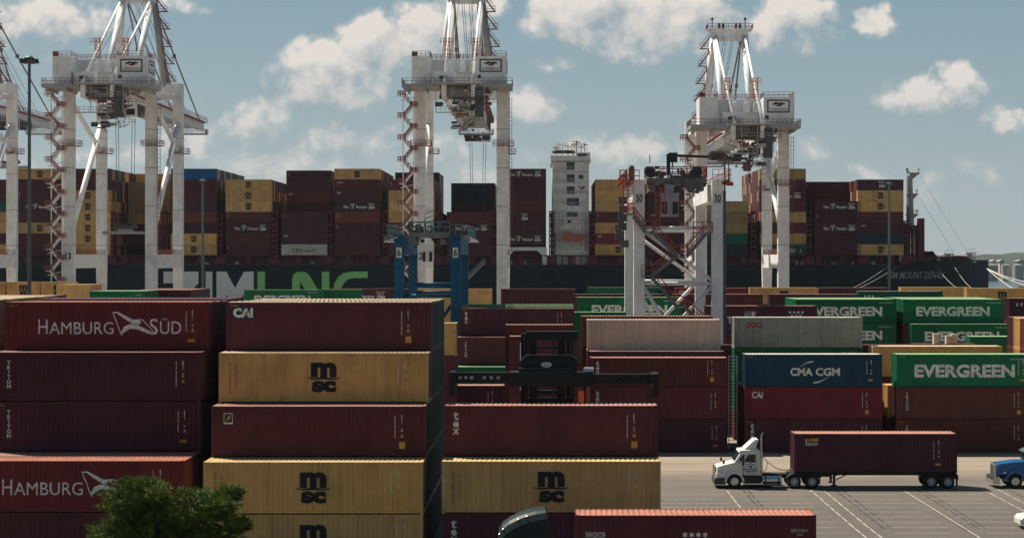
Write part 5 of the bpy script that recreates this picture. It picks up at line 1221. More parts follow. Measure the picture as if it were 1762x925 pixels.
for px, d in ((670, 1), (815, -1)):
    p = at(px, 417, 208); m.prism_y([(p.x - .6, p.z), (p.x + .6, p.z), (p.x + .25, p.z + .35), (p.x - .25, p.z + .35)], 207.6, 208.6); m.beam((p.x, 208.1, p.z + .3), (p.x + d * .9, 208.5, p.z + .6), .1)
O6(m, 'floodlight', LET_WHITE)
m = MB(); p = at(738, 395, 209); 
for dx in (-.5, .5):
    for dy in (0, 1): m.beam((p.x + dx, 209 + dy, 19.9), (p.x + dx, 209 + dy, p.z + 1.2), .09)
for k in range(5): m.beam((p.x - .5, 209, 19.9 + k * .5), (p.x + .5, 209, 20.4 + k * .5), .07); m.beam((p.x - .6, 209, 20.0 + k * .55), (p.x + .6, 209, 20.0 + k * .55), .07)
O6(m, 'mast', plain('blue_grey_rail', (.13, .20, .22), .5))

# ------------------------------------------------------------------ container lift machine behind the middle stack
HM = paint('handler_black', (.009, .012, .015), .45, .2, .02, spec=.22)
HY0 = 113.2
hb = empty('container_handler', (ax(941, HY0), HY0, .12), 'black container lift machine with long spreader and oval white badge', 'container handler')
hx = hb.location.x
def OH(m, name, mat, par=None, smooth=False):
    m.v = [(x - hx, y - HY0, z - .12) for x, y, z in m.v]; return m.build(name, mat, par or hb, smooth)
h_ = lambda px, py: at(px, py, HY0)
m = MB()
for a, b in ((896, 908), (975, 987)): p, q = h_(a, 575), h_(b, 575); m.box(p.x, q.x, HY0 + .3, HY0 + .9, 1.6, h_(0, 574).z)
for a, b in ((911, 923), (960, 972)): p, q = h_(a, 575), h_(b, 575); m.box(p.x, q.x, HY0 + .35, HY0 + .85, 1.6, h_(0, 580).z)
p, q = h_(909, 584), h_(987, 570); m.box(p.x - .1, q.x + .25, HY0 + .1, HY0 + 1.0, p.z, q.z)
m.prism_y([(p.x, p.z), (p.x + .55, p.z), (p.x + .2, p.z - .5), (p.x, p.z - .7)], HY0 + .2, HY0 + .8)
for y0, y1 in ((692, 686), (678, 672), (600, 596)): a, b = h_(912, y0), h_(972, y1); m.box(a.x, b.x, HY0 + .42, HY0 + .8, a.z, b.z)
mast = OH(m, 'mast', HM)
m = MB()
for px in (903, 952, 981): m.tube(h_(px, 575) + Vector((0, .2, 0)), (h_(px, 575).x, HY0 + .2, 2), .06, 6)
OH(m, 'hydraulic_hose', BLACK, mast)
m = MB(); a, b = h_(898, 636), h_(992, 609)
m.prism_y([(a.x, a.z), (a.x + .5, a.z - .3), (b.x - .6, a.z - .3), (b.x, a.z), (b.x + .05, b.z - .3), (b.x - .3, b.z), (a.x + .3, b.z), (a.x - .05, b.z - .3)], HY0 - .9, HY0 + .05)
a, b = h_(905, 690), h_(985, 684); m.box(a.x, b.x, HY0 - .3, HY0 + .2, a.z, b.z); a, b = h_(915, 684), h_(925, 640); m.box(a.x, b.x, HY0 - .3, HY0 + .1, a.z, b.z); a, b = h_(958, 684), h_(968, 640); m.box(a.x, b.x, HY0 - .3, HY0 + .1, a.z, b.z)
car = OH(m, 'carriage', HM)
m = MB(); p = h_(940, 625.5); n = 24
m.prism_y([(p.x + .31 * math.copysign(abs(math.cos(t)) ** .8, math.cos(t)), p.z + .15 * math.sin(t)) for t in [2 * math.pi * i / n for i in range(n)]], HY0 - .94, HY0 - .9); bg_ = OH(m, 'badge', LET_WHITE, car)
fl = Flat().text('Taylor', p.x - .22, p.x + .22, p.z - .08, p.z + .09, 0, .2); q = MB(); q.v = [(u, HY0 - .95, w) for u, w in fl.v]; q.f = list(fl.f); q.m = [0] * len(q.f); OH(q, 'lettering', LET_RED, bg_)
SPY = HY0 - 1.6
def hs_(px, py): return at(px, py, SPY)
m = MB(); a, b = hs_(878, 665), hs_(1018, 640); m.box(a.x, b.x, SPY, SPY + 1.5, a.z, b.z)
a, b = hs_(893, 641), hs_(985, 634); m.box(a.x, b.x, SPY + .2, SPY + 1.3, a.z, b.z)
sp = OH(m, 'spreader', HM)
for x0, x1, y0, y1 in ((773, 877, 659, 641), (1019, 1133, 660, 644)):
    m = MB(); a, b = hs_(x0, y0), hs_(x1, y1); hgt = b.z - a.z
    m.box(a.x, b.x, SPY + .25, SPY + .35, b.z - .2, b.z); m.box(a.x, b.x, SPY + .25, SPY + .35, a.z, a.z + .2); m.box(a.x, b.x, SPY + .45, SPY + .95, a.z, b.z)
    holes = [791, 801, 811, 833, 845, 857] if x0 < 800 else [1048, 1060, 1072, 1096, 1108, 1120]
    ex = sorted([a.x] + [hs_(q, 0).x for q in holes] + [b.x]); w = .14
    for i in range(len(ex) - 1): l = ex[i] + (w if i else 0); r_ = ex[i + 1] - (w if i < len(ex) - 2 else 0); m.box(l, r_, SPY + .252, SPY + .348, a.z + .2, b.z - .2)
    e0 = a.x if x0 < 800 else b.x - .35
    m.box(e0, e0 + .35, SPY - .3, SPY + 1.9, a.z - .25, b.z + .05); m.box(e0 + .02, e0 + .33, SPY - .28, SPY, a.z - .75, a.z - .25); m.cbox((e0 + .17, SPY + 1.75, a.z - .5), (.3, .3, .6))
    am = OH(m, 'spreader_arm', HM, sp)
    m = MB()
    for i, q in enumerate(holes): c = hs_(q, (y0 + y1) / 2); m.lathe((c.x, SPY + .44, c.z), [(.01, 0), (.11, 0), (.11, .02)], 'y', 12)
    OH(m, 'sheave_disc', LET_WHITE if x0 < 800 else plain('dull_red_disc', (.10, .03, .03), .5), am)
m = MB(); a, b = hs_(1005, 640), hs_(1022, 633); m.box(a.x, b.x, SPY + .3, SPY + 1.0, a.z + .02, b.z); OH(m, 'lamp_box', W_STEEL, sp)
m = MB()   # machine body behind the stack
m.box(hx - 2.0, hx + 2.0, HY0 + 1.2, HY0 + 8.5, 1.1, 2.2); m.box(hx - 1.8, hx + 1.8, HY0 + 6.5, HY0 + 9.3, 2.2, 3.4); m.box(hx - 1.9, hx + 1.9, HY0 + 4.6, HY0 + 6.4, 2.2, 2.6); OH(m, 'chassis', HM)
m = MB(); m.box(hx - 1.0, hx + .7, HY0 + 4.2, HY0 + 6.0, 2.62, 4.6); OH(m, 'operator_cab', GLASS)
for sx in (-1, 1):
    for y, r_ in ((2.2, .92), (7.4, .8)):
        m = MB(); m.lathe((hx + sx * 2.0, HY0 + y, .12 + r_), [(.3, -.4), (r_ - .08, -.42), (r_, -.2), (r_, .2), (r_ - .08, .42), (.3, .4)], 'x', 20); OH(m, 'wheel', BLACK)
p = at(1000, 690, 140); m = MB(); m.box(-.35, .35, -.35, .35, 0, 1.6); m.hexa([(-.35, -.35, 1.6), (.35, -.35, 1.6), (.35, .35, 1.6), (-.35, .35, 1.6)], [(-.2, -.2, 1.9), (.2, -.2, 1.9), (.2, .2, 1.9), (-.2, .2, 1.9)])
p = at(1000, 674, 166); ob = MB(); ob.box(p.x - .24, p.x + .24, 166, 166.5, 0, p.z); ob.box(p.x - .28, p.x + .28, 165.96, 166.54, p.z, p.z + .08)
tag(ob.build('marker_post', plain('safety_orange', (.62, .10, .025), .5)), 'orange upright post right of the lift machine mast', 'post')

# ------------------------------------------------------------------ trucks
TW = paint('truck_white', (.78, .77, .73), .32, .1, .03, spec=.5)
CHROME = plain('chrome', (.55, .56, .58), .18, .9)
TYREM = plain('tyre_rubber', (.016, .016, .017), .85)
FRAME = plain('chassis_black', (.018, .018, .02), .6)
LAMP = plain('lamp_lens', (.55, .50, .42), .2)
def wheel(par, x, y, z, r=.51, w=.3, rim=TW, side=-1, dual=False):
    o = empty_part('wheel', par, (x, y, z))
    m = MB(); m.lathe((0, 0, 0), [(r * .58, -w / 2), (r * .9, -w / 2), (r, -w * .32), (r, w * .32), (r * .9, w / 2), (r * .58, w / 2), (r * .58, -w / 2)], 'y', 28); m.build('tyre', TYREM, o, True)
    m = MB(); d = side * w / 2
    if dual: m.lathe((0, 0, 0), [(r * .585, d), (r * .5, d * .9), (r * .46, d * .2), (r * .3, d * .12), (r * .28, d * 1.05), (.01, d * 1.1)], 'y', 24)
    else: m.lathe((0, 0, 0), [(r * .585, d * .95), (r * .52, d), (r * .42, d * 1.05), (r * .26, d * 1.1), (r * .24, d * 1.35), (.01, d * 1.4)], 'y', 24)
    for k in range(10): t = k * math.pi / 5; m.cbox((r * .36 * math.cos(t), d * 1.1 if not dual else d * .22, r * .36 * math.sin(t)), (.06, .03, .06))
    m.build('rim', rim, o); return o
def empty_part(name, par, loc):
    o = bpy.data.objects.new(name, None); col.objects.link(o); o.location = loc; o.parent = par; o.empty_display_size = .3; return o
def side_poly(m, pts, y0, y1, inset=0, mi=0):
    """extrude a side outline across the cab width with softened edges"""
    cx = sum(p[0] for p in pts) / len(pts); cz = sum(p[1] for p in pts) / len(pts)
    sh = lambda k: [(cx + (x - cx) * k, cz + (z - cz) * k) for x, z in pts]
    k = .955; e = .09; A = [[(x, y0, z) for x, z in sh(k)], [(x, y0 + e, z) for x, z in pts], [(x, y1 - e, z) for x, z in pts], [(x, y1, z) for x, z in sh(k)]]
    b = len(m.v); n = len(pts)
    for q in A: m.v += q
    m.f.append(tuple(b + i for i in reversed(range(n)))); m.m.append(mi); m.f.append(tuple(b + 3 * n + i for i in range(n))); m.m.append(mi)
    for r in range(3):
        for i in range(n): j = (i + 1) % n; m.f.append((b + r * n + i, b + r * n + j, b + (r + 1) * n + j, b + (r + 1) * n + i)); m.m.append(mi)
def trailer(x0, yc, label, z0=0, group='container chassis trailers'):
    t = empty('chassis_trailer', (x0, yc, z0), label, 'trailer', group)
    m = MB()
    for y in (-.45, .45): m.box(.3, 12.1, y - .07, y + .07, .92, 1.2)
    for x in (0, 4, 8, 12.0): m.box(x, x + .16, -1.2, 1.2, 1.02, 1.2)
    m.box(.2, 2.8, -.5, .5, .8, .94); m.box(9.6, 12.1, -.5, .5, .72, .92); m.box(12.17, 12.27, -1.2, 1.2, .62, 1.02); m.build('frame', FRAME, t)
    for y in (-.85, .85):
        m = MB(); m.box(2.95, 3.12, y - .08, y + .08, .25, 1.02); m.box(2.85, 3.22, y - .15, y + .15, .2, .26); m.beam((3.05, y, .55), (3.9, y, .98), .07); m.build('landing_leg', FRAME, t)
    for x in (10.25, 11.5):
        for y, s_ in ((-1.0, -1), (1.0, 1)): wheel(t, x, y, .51, .51, .52, W_STEEL, s_, True)
    for x in (12.2,):
        m = MB()
        for y in (-1.0, 1.0): m.box(x - .02, x + .01, y - .28, y + .28, .2, .9)
        m.build('mud_flap', FRAME, t)
    m = MB()
    for y in (-.95, .95): m.box(12.27, 12.3, y - .1, y + .1, .85, .95)
    m.build('tail_lamp', plain('tail_red', (.3, .02, .02), .3), t)
    return t
def daycab(x0, yc, label):
    t = empty('semi_truck', (x0, yc, 0), label, 'semi truck', 'semi trucks on the yard')
    m = MB()
    hood = [(.02, .55), (.0, 1.0), (.12, 1.62), (.45, 1.72), (1.45, 1.97), (2.05, 2.0), (2.05, .98), (1.95, .92), (1.72, 1.06), (1.4, 1.13), (1.02, 1.06), (.72, .8), (.6, .55)]
    side_poly(m, hood, -1.05, 1.05); hd = m.build('hood', TW, t)
    for y in (-1, 1):
        m = MB(); a = [(math.cos(q), math.sin(q)) for q in [math.pi * k / 10 for k in range(11)]]
        out = [(1.4 + .74 * c, .5 + .74 * s_) for c, s_ in a] + [(1.4 + .6 * c, .5 + .6 * s_) for c, s_ in reversed(a)]
        n = 11
        for i in range(n - 1): q = [out[i], out[i + 1], out[2 * n - 2 - i], out[2 * n - 1 - i]]; m.prism_y(q, *sorted((y * .72, y * 1.22)))
        m.box(.15, .72, min(y * .8, y * 1.2), max(y * .8, y * 1.2), .85, 1.18); m.build('fender', TW, t)
        m = MB(); m.lathe((.2, y * .95, 1.12), [(.01, -.1), (.2, -.05), (.2, .1)], 'x', 14); m.build('headlight', LAMP, t)
    m = MB(); cabp = [(1.42, 2.02), (1.82, 2.62), (1.72, 2.72), (1.8, 2.84), (2.3, 2.88), (3.25, 2.86), (3.32, 2.75), (3.34, .95), (2.06, .95), (2.06, 1.98)]
    side_poly(m, cabp, -1.12, 1.12); cb = m.build('cab', TW, t)
    m = MB(); m.hexa([(1.44, -.95, 2.06), (1.44, .95, 2.06), (1.5, .95, 2.06), (1.5, -.95, 2.06)], [(1.80, -.88, 2.60), (1.80, .88, 2.60), (1.86, .88, 2.60), (1.86, -.88, 2.60)])
    m.v = [(x - .05, y, z + .01) for x, y, z in m.v]; m.build('windshield', GLASS, cb)
    for y in (-1, 1):
        yo = sorted((y * 1.128, y * 1.105)); m = MB(); m.prism_y([(2.12, 1.98), (2.42, 2.52), (2.98, 2.55), (2.98, 1.93)], *yo); m.prism_y([(1.72, 2.06), (1.98, 2.52), (2.2, 2.5), (1.98, 2.06)], *yo); m.build('window', GLASS, cb)
        yo = sorted((y * 1.13, y * 1.12)); m = MB()
        for q in ((2.08, 2.1, .98, 1.95), (3.06, 3.08, .98, 2.6), (2.08, 3.06, .97, .99)): m.box(q[0], q[1], *yo, q[2], q[3])
        m.box(2.88, 3.0, *sorted((y * 1.16, y * 1.12)), 1.42, 1.47); m.build('door_seam', FRAME, cb)
        m = MB(); m.box(1.95, 2.1, *sorted((y * 1.5, y * 1.28)), 1.75, 2.35); m.beam((2.0, y * 1.12, 2.2), (2.02, y * 1.4, 2.2), .04); m.build('mirror', FRAME, cb)
        m = MB(); m.beam((.6, y * .95, 1.7), (.6, y * 1.05, 2.05), .03); m.box(.52, .68, *sorted((y * 1.0, y * 1.12)), 1.85, 2.1); m.build('hood_mirror', FRAME, hd)
        m = MB(); m.lathe((4.2, y * .95, .62), [(.01, -.72), (.3, -.72), (.31, -.7), (.31, .7), (.3, .72), (.01, .72)], 'x', 22); tk = m.build('fuel_tank', CHROME, t, False)
        m = MB()
        for xx in (3.7, 4.7): m.lathe((xx, y * .95, .62), [(.32, -.05), (.32, .05)], 'x', 22)
        m.build('strap', FRAME, tk)
        m = MB(); m.box(2.1, 3.4, *sorted((y * 1.1, y * .6)), .35, .94); m.box(2.05, 4.95, *sorted((y * 1.16, y * 1.0)), .22, .3); m.build('step', FRAME if y > 0 else FRAME, t)
    e2 = Flat(); cx, cz = 2.6, 1.5
    e2.band([(cx - .42, cz), (cx - .28, cz + .26), (cx, cz + .36), (cx + .28, cz + .26), (cx + .42, cz)], [.07] * 5).rect(cx - .12, cx + .12, cz + .02, cz + .2).rect(cx - .46, cx + .46, cz - .12, cz - .04).rect(cx - .4, cx + .4, cz - .24, cz - .18).rect(cx - .3, cx + .3, cz - .36, cz - .32)
    me = e2.mesh('emblem', [], lambda x, z: -1.132); me.materials.append(plain('door_ink', (.10, .13, .17), .5)); link('emblem', me, cb)
    m = MB(); m.hexa([(2.15, -.95, 2.9), (2.15, .95, 2.9), (2.95, .95, 2.88), (2.95, -.95, 2.88)], [(2.95, -.95, 3.62), (2.95, .95, 3.62), (3.22, .95, 3.62), (3.22, -.95, 3.62)]); m.build('roof_fairing', TW, cb)
    m = MB(); m.tube((3.42, -.9, .95), (3.42, -.9, 3.9), .075, 10); m.tube((3.42, -.9, 3.9), (3.55, -.9, 4.15), .07, 10); m.tube((3.42, -.9, 1.3), (3.42, -.9, 2.7), .12, 12); m.build('exhaust_stack', CHROME, t)
    m = MB(); m.box(-.03, .04, -.72, .72, .72, 1.55); gr = m.build('grille', FRAME, hd); m = MB()
    for k in range(7): m.box(-.05, -.03, -.7, .7, .78 + k * .11, .81 + k * .11)
    for y in (-.74, .72): m.box(-.06, .02, y, y + .03, .7, 1.58)
    m.build('grille_bar', CHROME, gr)
    m = MB(); m.prism_y([(-.1, .3), (-.12, .6), (-.05, .78), (.6, .78), (.75, .62), (.75, .3)], -1.2, 1.2); m.build('bumper', plain('bumper_grey', (.05, .055, .06), .6), t)
    m = MB()
    for y in (-.42, .42): m.box(1.0, 8.0, y - .05, y + .05, .72, .98)
    m.box(5.6, 7.3, -.6, .6, .98, 1.14); m.box(3.4, 5.4, -.6, .6, .98, 1.02); m.box(7.75, 7.8, -1.2, -.6, .3, .95); m.box(7.75, 7.8, .6, 1.2, .3, .95); m.build('frame', FRAME, t)
    for y in (-1, 1):
        for xx in (5.86, 7.2):
            m = MB(); a = [math.pi * (.12 + .76 * k / 8) for k in range(9)]
            for i in range(8):
                q = [(xx + .62 * math.cos(a[i]), .5 + .62 * math.sin(a[i])), (xx + .62 * math.cos(a[i + 1]), .5 + .62 * math.sin(a[i + 1])), (xx + .57 * math.cos(a[i + 1]), .5 + .57 * math.sin(a[i + 1])), (xx + .57 * math.cos(a[i]), .5 + .57 * math.sin(a[i]))]
                m.prism_y(q, *sorted((y * 1.22, y * .68)))
            m.build('fender', FRAME, t)
    m = MB(); a = Vector((3.4, -.2, 2.5)); b = Vector((4.0, -.1, 1.85)); c = Vector((5.7, 0, 1.3))
    m.path([a, b], .03, 5)
    pts = [b.lerp(c, k / 40) + Vector((0, .06 * math.cos(k * 1.6), .06 * math.sin(k * 1.6) - .25 * math.sin(math.pi * k / 40))) for k in range(41)]; m.path(pts, .025, 4); m.path([b, Vector((3.9, 0, 1.3)), Vector((3.5, 0, 1.05))], .025, 4); m.build('air_hose', plain('hose_red', (.18, .05, .04), .6), t)
    for y, s_ in ((-1.02, -1), (1.02, 1)):
        wheel(t, 1.4, y, .51, .51, .3, CHROME, s_)
        for xx in (5.86, 7.2): wheel(t, xx, y * .95, .51, .51, .55, W_STEEL, s_, True)
    return t
TY = 144.6
daycab(12.9, TY, 'white day cab semi truck hauling a dark maroon container')
trailer(18.75, TY, 'black chassis trailer under the maroon box behind white truck')
container(18.75, TY - CW / 2, 1.205, 'purple', 'beacon', where='riding behind the white truck', mk=True, roof='rust', label='dark maroon container with yellow beam logo behind the white truck')

# blue conventional tractor entering from the right
TB = paint('truck_blue', (.008, .125, .32), .25, .1, .02, spec=.5)
bt = empty('semi_truck', (ax(1708, TY), TY, 0), 'bright blue long nosed semi truck at right edge', 'semi truck', 'semi trucks on the yard')
m = MB(); side_poly(m, [(.14, .95), (.1, 1.62), (.2, 1.8), (1.6, 1.98), (2.3, 2.0), (2.3, 1.1), (1.95, 1.02), (1.1, 1.1), (.6, 1.0)], -.88, .88); hd = m.build('hood', TB, bt)
m = MB(); m.box(.02, .12, -.62, .62, .72, 1.72); gr = m.build('grille', FRAME, hd); m = MB()
for k in range(14): m.box(.0, .02, -.6 + k * .09, -.58 + k * .09, .74, 1.7)
m.box(-.02, .1, -.7, .7, 1.68, 1.78); m.box(-.02, .1, -.72, -.64, .72, 1.72); m.box(-.02, .1, .64, .72, .72, 1.72); m.build('grille_bar', CHROME, gr)
for y in (-1, 1):
    m = MB(); a = [math.pi * k / 12 for k in range(13)]
    for i in range(12):
        P_ = lambda r, t: (1.45 + r * math.cos(t), .52 + r * math.sin(t) * .98)
        m.prism_y([P_(.82, a[i]), P_(.82, a[i + 1]), P_(.62, a[i + 1]), P_(.62, a[i])], *sorted((y * .62, y * 1.2)))
    m.build('fender', TB, bt)
    m = MB(); m.lathe((.62, y * 1.0, 1.15), [(.01, -.14), (.13, -.1), (.15, .1), (.1, .2)], 'x', 14); m.build('headlight', CHROME, bt)
    m = MB(); m.lathe((2.75, y * .98, 1.3), [(.01, -.2), (.2, -.2), (.2, .4)], 'z', 16); m.box(2.36, 2.6, *sorted((y * .9, y * 1.08)), .5, 1.9); m.build('air_cleaner', CHROME, bt)
    m = MB(); m.beam((2.75, y * 1.15, 2.0), (2.75, y * 1.4, 2.3), .04); m.box(2.7, 2.8, *sorted((y * 1.3, y * 1.5)), 2.0, 2.6); m.build('mirror', CHROME, bt)
m = MB(); side_poly(m, [(2.36, 2.02), (2.62, 2.72), (2.7, 2.86), (4.6, 2.9), (4.6, 1.0), (2.5, 1.0)], -1.08, 1.08); cb = m.build('cab', TB, bt)
m = MB(); m.hexa([(2.33, -.9, 2.08), (2.33, .9, 2.08), (2.4, .9, 2.08), (2.4, -.9, 2.08)], [(2.58, -.88, 2.66), (2.58, .88, 2.66), (2.66, .88, 2.66), (2.66, -.88, 2.66)]); m.build('windshield', GLASS, cb)
m = MB(); m.hexa([(2.2, -1.0, 2.64), (2.2, 1.0, 2.64), (2.68, 1.0, 2.88), (2.68, -1.0, 2.88)], [(2.2, -1.0, 2.68), (2.2, 1.0, 2.68), (2.68, 1.0, 2.92), (2.68, -1.0, 2.92)]); m.build('sun_visor', CHROME, cb)
for y in (-1, 1): m = MB(); m.prism_y([(2.75, 2.05), (2.85, 2.6), (3.6, 2.62), (3.6, 2.05)], *sorted((y * 1.09, y * 1.06))); m.build('window', GLASS, cb)
m = MB(); m.prism_y([(-.22, .32), (-.24, .62), (-.14, .86), (.25, .86), (.3, .32)], -1.2, 1.2); m.build('bumper', CHROME, bt)
m = MB(); m.box(.3, 9.0, -.5, .5, .7, .98); m.box(2.5, 4.6, -1.1, 1.1, .35, .98); m.build('frame', FRAME, bt)
for y, s_ in ((-1.02, -1), (1.02, 1)):
    wheel(bt, 1.45, y, .51, .51, .3, CHROME, s_)
    for xx in (6.6, 7.9): wheel(bt, xx, y * .95, .51, .51, .55, W_STEEL, s_, True)
# dark green sleeper tractor and its box in the foreground
GYc = 98.2; gz = ground_z(GYc)
TG = paint('truck_dark_green', (.006, .024, .025), .5, .1, .02, spec=.22)
gt = empty('semi_truck', (ax(845, 97.0), GYc, gz), 'dark green sleeper semi truck with curved roof in foreground', 'semi truck', 'semi trucks on the yard')
gx = gt.location.x
def gp(px, py): p = at(px, py, 97.0); return (p.x - gx, p.z - gz)
roofl = [gp(856, 926), gp(858, 914), gp(864, 905), gp(875, 897), gp(890, 889), gp(905, 883.5), gp(922, 879.5), gp(938, 877)]
m = MB(); x1 = roofl[-1][0]
# three cross bands: crown and rolled-off shoulders
ny = [(-1.24, -.42, .0), (-1.05, -.14, .0), (-.82, -.02, 0), (-.4, .0, 0), (.4, .0, 0), (.82, -.02, 0), (1.05, -.14, 0), (1.24, -.42, 0)]
rows = []
for y, dz, _ in ny: rows.append([(x + (-dz) * .35, y, z + dz * (1.0)) for x, z in roofl])
b = len(m.v)
for rw in rows: m.v += rw
n = len(roofl)
for i in range(len(rows) - 1):
    for j in range(n - 1): m.f.append((b + i * n + j, b + i * n + j + 1, b + (i + 1) * n + j + 1, b + (i + 1) * n + j)); m.m.append(0)
for sgn, rw in ((-1, rows[0]), (1, rows[-1])):
    low = [(x, rw[0][1], 1.0) for x, y, z in rw]; m.poly(rw + list(reversed(low)))
back = [(rw[-1][0], rw[-1][1], rw[-1][2]) for rw in rows]; m.poly(back + [(back[-1][0], 1.24, 1.0), (back[0][0], -1.24, 1.0)])
front = [rw[0] for rw in rows]; m.poly(front + [(front[-1][0], 1.24, 1.0), (front[0][0], -1.24, 1.0)])
cbg = m.build('cab', TG, gt)
m = MB(); f0 = rows[0][0][0]; m.box(rows[0][-1][0] - 1.6, rows[0][-1][0] - .5, -1.252, -1.24, 2.2, 2.9); m.box(f0 + .3, f0 + 1.1, -1.252, -1.24, 1.9, 2.7); m.build('window', GLASS, cbg)
m = MB()
for t in (.25, .4, .62, .85):
    i = int(t * (n - 1)); x, y, z = rows[1][i]; m.lathe((x, y - .02, z - .02), [(.01, .06), (.05, .03), (.06, 0)], 'z', 10)
m.build('marker_lamp', LAMP, cbg)
m = MB(); x, y, z = rows[0][1]; m.cbox((x - .05, -1.4, z - .1), (.12, .25, .5)); m.beam((x, -1.24, z), (x - .05, -1.4, z), .05); m.build('mirror', FRAME, cbg)
m = MB(); side_poly(m, [(-1.9, .5), (-1.95, 1.4), (-1.6, 1.75), (0, 2.1), (roofl[0][0], 2.2), (roofl[0][0], .8), (0, .7)], -1.05, 1.05); m.build('hood', TG, gt)
m = MB(); m.box(-1.5, 6.5, -.5, .5, .7, 1.0); m.build('frame', FRAME, gt)
for y, s_ in ((-1.02, -1), (1.02, 1)):
    wheel(gt, -.8, y, .51, .51, .3, CHROME, s_)
    for xx in (4.6, 5.9): wheel(gt, xx, y * .95, .51, .51, .55, W_STEEL, s_, True)
cx0 = ax(990, 97.0)
trailer(cx0, GYc, 'black chassis trailer beneath the nearest maroon box', gz)
container(cx0, 97.0, gz + 1.205, 'maroon', 'zimcom', mk=False, roof='hsred', label='nearest maroon container with white web address at bottom edge')
# white car at the right edge
ct = empty('parked_car', (ax(1754.5, 122), 122.6, ground_z(122)), 'white car just entering at the right edge', 'car')
m = MB(); side_poly(m, [(.0, .3), (-.02, .62), (.15, .8), (1.0, .92), (1.75, 1.42), (3.2, 1.45), (3.9, 1.0), (4.4, .95), (4.45, .35)], -.9, .9); cb = m.build('body', TW, ct)
m = MB(); m.prism_y([(1.3, .95), (1.85, 1.36), (3.1, 1.38), (3.6, 1.0)], -.905, -.88); m.prism_y([(1.3, .95), (1.85, 1.36), (3.1, 1.38), (3.6, 1.0)], .88, .905); m.build('window', GLASS, cb)
m = MB(); m.lathe((.02, -.62, .62), [(.01, -.05), (.12, 0), (.12, .1)], 'x', 10); m.lathe((.02, .62, .62), [(.01, -.05), (.12, 0), (.12, .1)], 'x', 10); m.build('headlight', LAMP, cb)
for xx in (.85, 3.6):
    for y, s_ in ((-.8, -1), (.8, 1)): wheel(ct, xx, y, .32, .32, .2, W_STEEL, s_)

# ------------------------------------------------------------------ lamp posts and the ladder rack
POLE = plain('pole_grey', (.10, .125, .145), .5)
def lamp(px, ptop, Y, r, label, hw, heads=4):
    p = at(px, ptop, Y); zb = ground_z(Y); t = empty('lamp_post', (p.x, Y, zb), label, 'lamp post', 'high mast lamp posts'); H = p.z - zb
    m = MB(); m.tube((0, 0, 0), (0, 0, H), r, 12, r * .62); m.tube((0, 0, 0), (0, 0, .6), r * 1.6, 12); m.build('pole', POLE, t, False)
    m = MB(); m.lathe((0, 0, H), [(r * .7, -.5), (r * 1.8, -.3), (r * 1.8, -.1), (.4 * hw, 0), (.01, .08)], 'z', 14)
    for k in range(heads): a = k * 2 * math.pi / heads + .3; m.beam((0, 0, H - .25), (hw * math.cos(a), hw * math.sin(a), H - .25), .09)
    m.build('head_ring', POLE, t)
    for k in range(heads):
        a = k * 2 * math.pi / heads + .3; c = (hw * math.cos(a), hw * math.sin(a), H - .35); m = MB()
        m.hexa([(c[0] - hw * .26, c[1] - .2, c[2] - .2), (c[0] + hw * .26, c[1] - .2, c[2] - .2), (c[0] + hw * .26, c[1] + .2, c[2] - .2), (c[0] - hw * .26, c[1] + .2, c[2] - .2)], [(c[0] - hw * .14, c[1] - .12, c[2] + .16), (c[0] + hw * .14, c[1] - .12, c[2] + .16), (c[0] + hw * .14, c[1] + .12, c[2] + .16), (c[0] - hw * .14, c[1] + .12, c[2] + .16)]); m.build('lamp_head', MACH, t)
lamp(50.5, 97, 152, .19, 'tall dark lamp post at left edge before the crane', .58, 6)
lamp(349, 309, 388, .34, 'thin grey lamp post before the big hull letters', .95, 4)
lamp(1530, 314, 395, .34, 'thin grey lamp post before the ship name', 1.05, 4)
m = MB(); a = ax(1252, 172); 
for dx in (0, .75): m.beam((17.0 - .35 + dx, 172.3, 0), (17.0 - .35 + dx, 172.3, 8.4), .07)
for k in range(28): m.beam((16.65, 172.3, .3 + k * .3), (17.4, 172.3, .3 + k * .3), .05)
tag(m.build('ladder', W_STEEL), 'grey upright ladder in the dark gap between stacks', 'ladder')

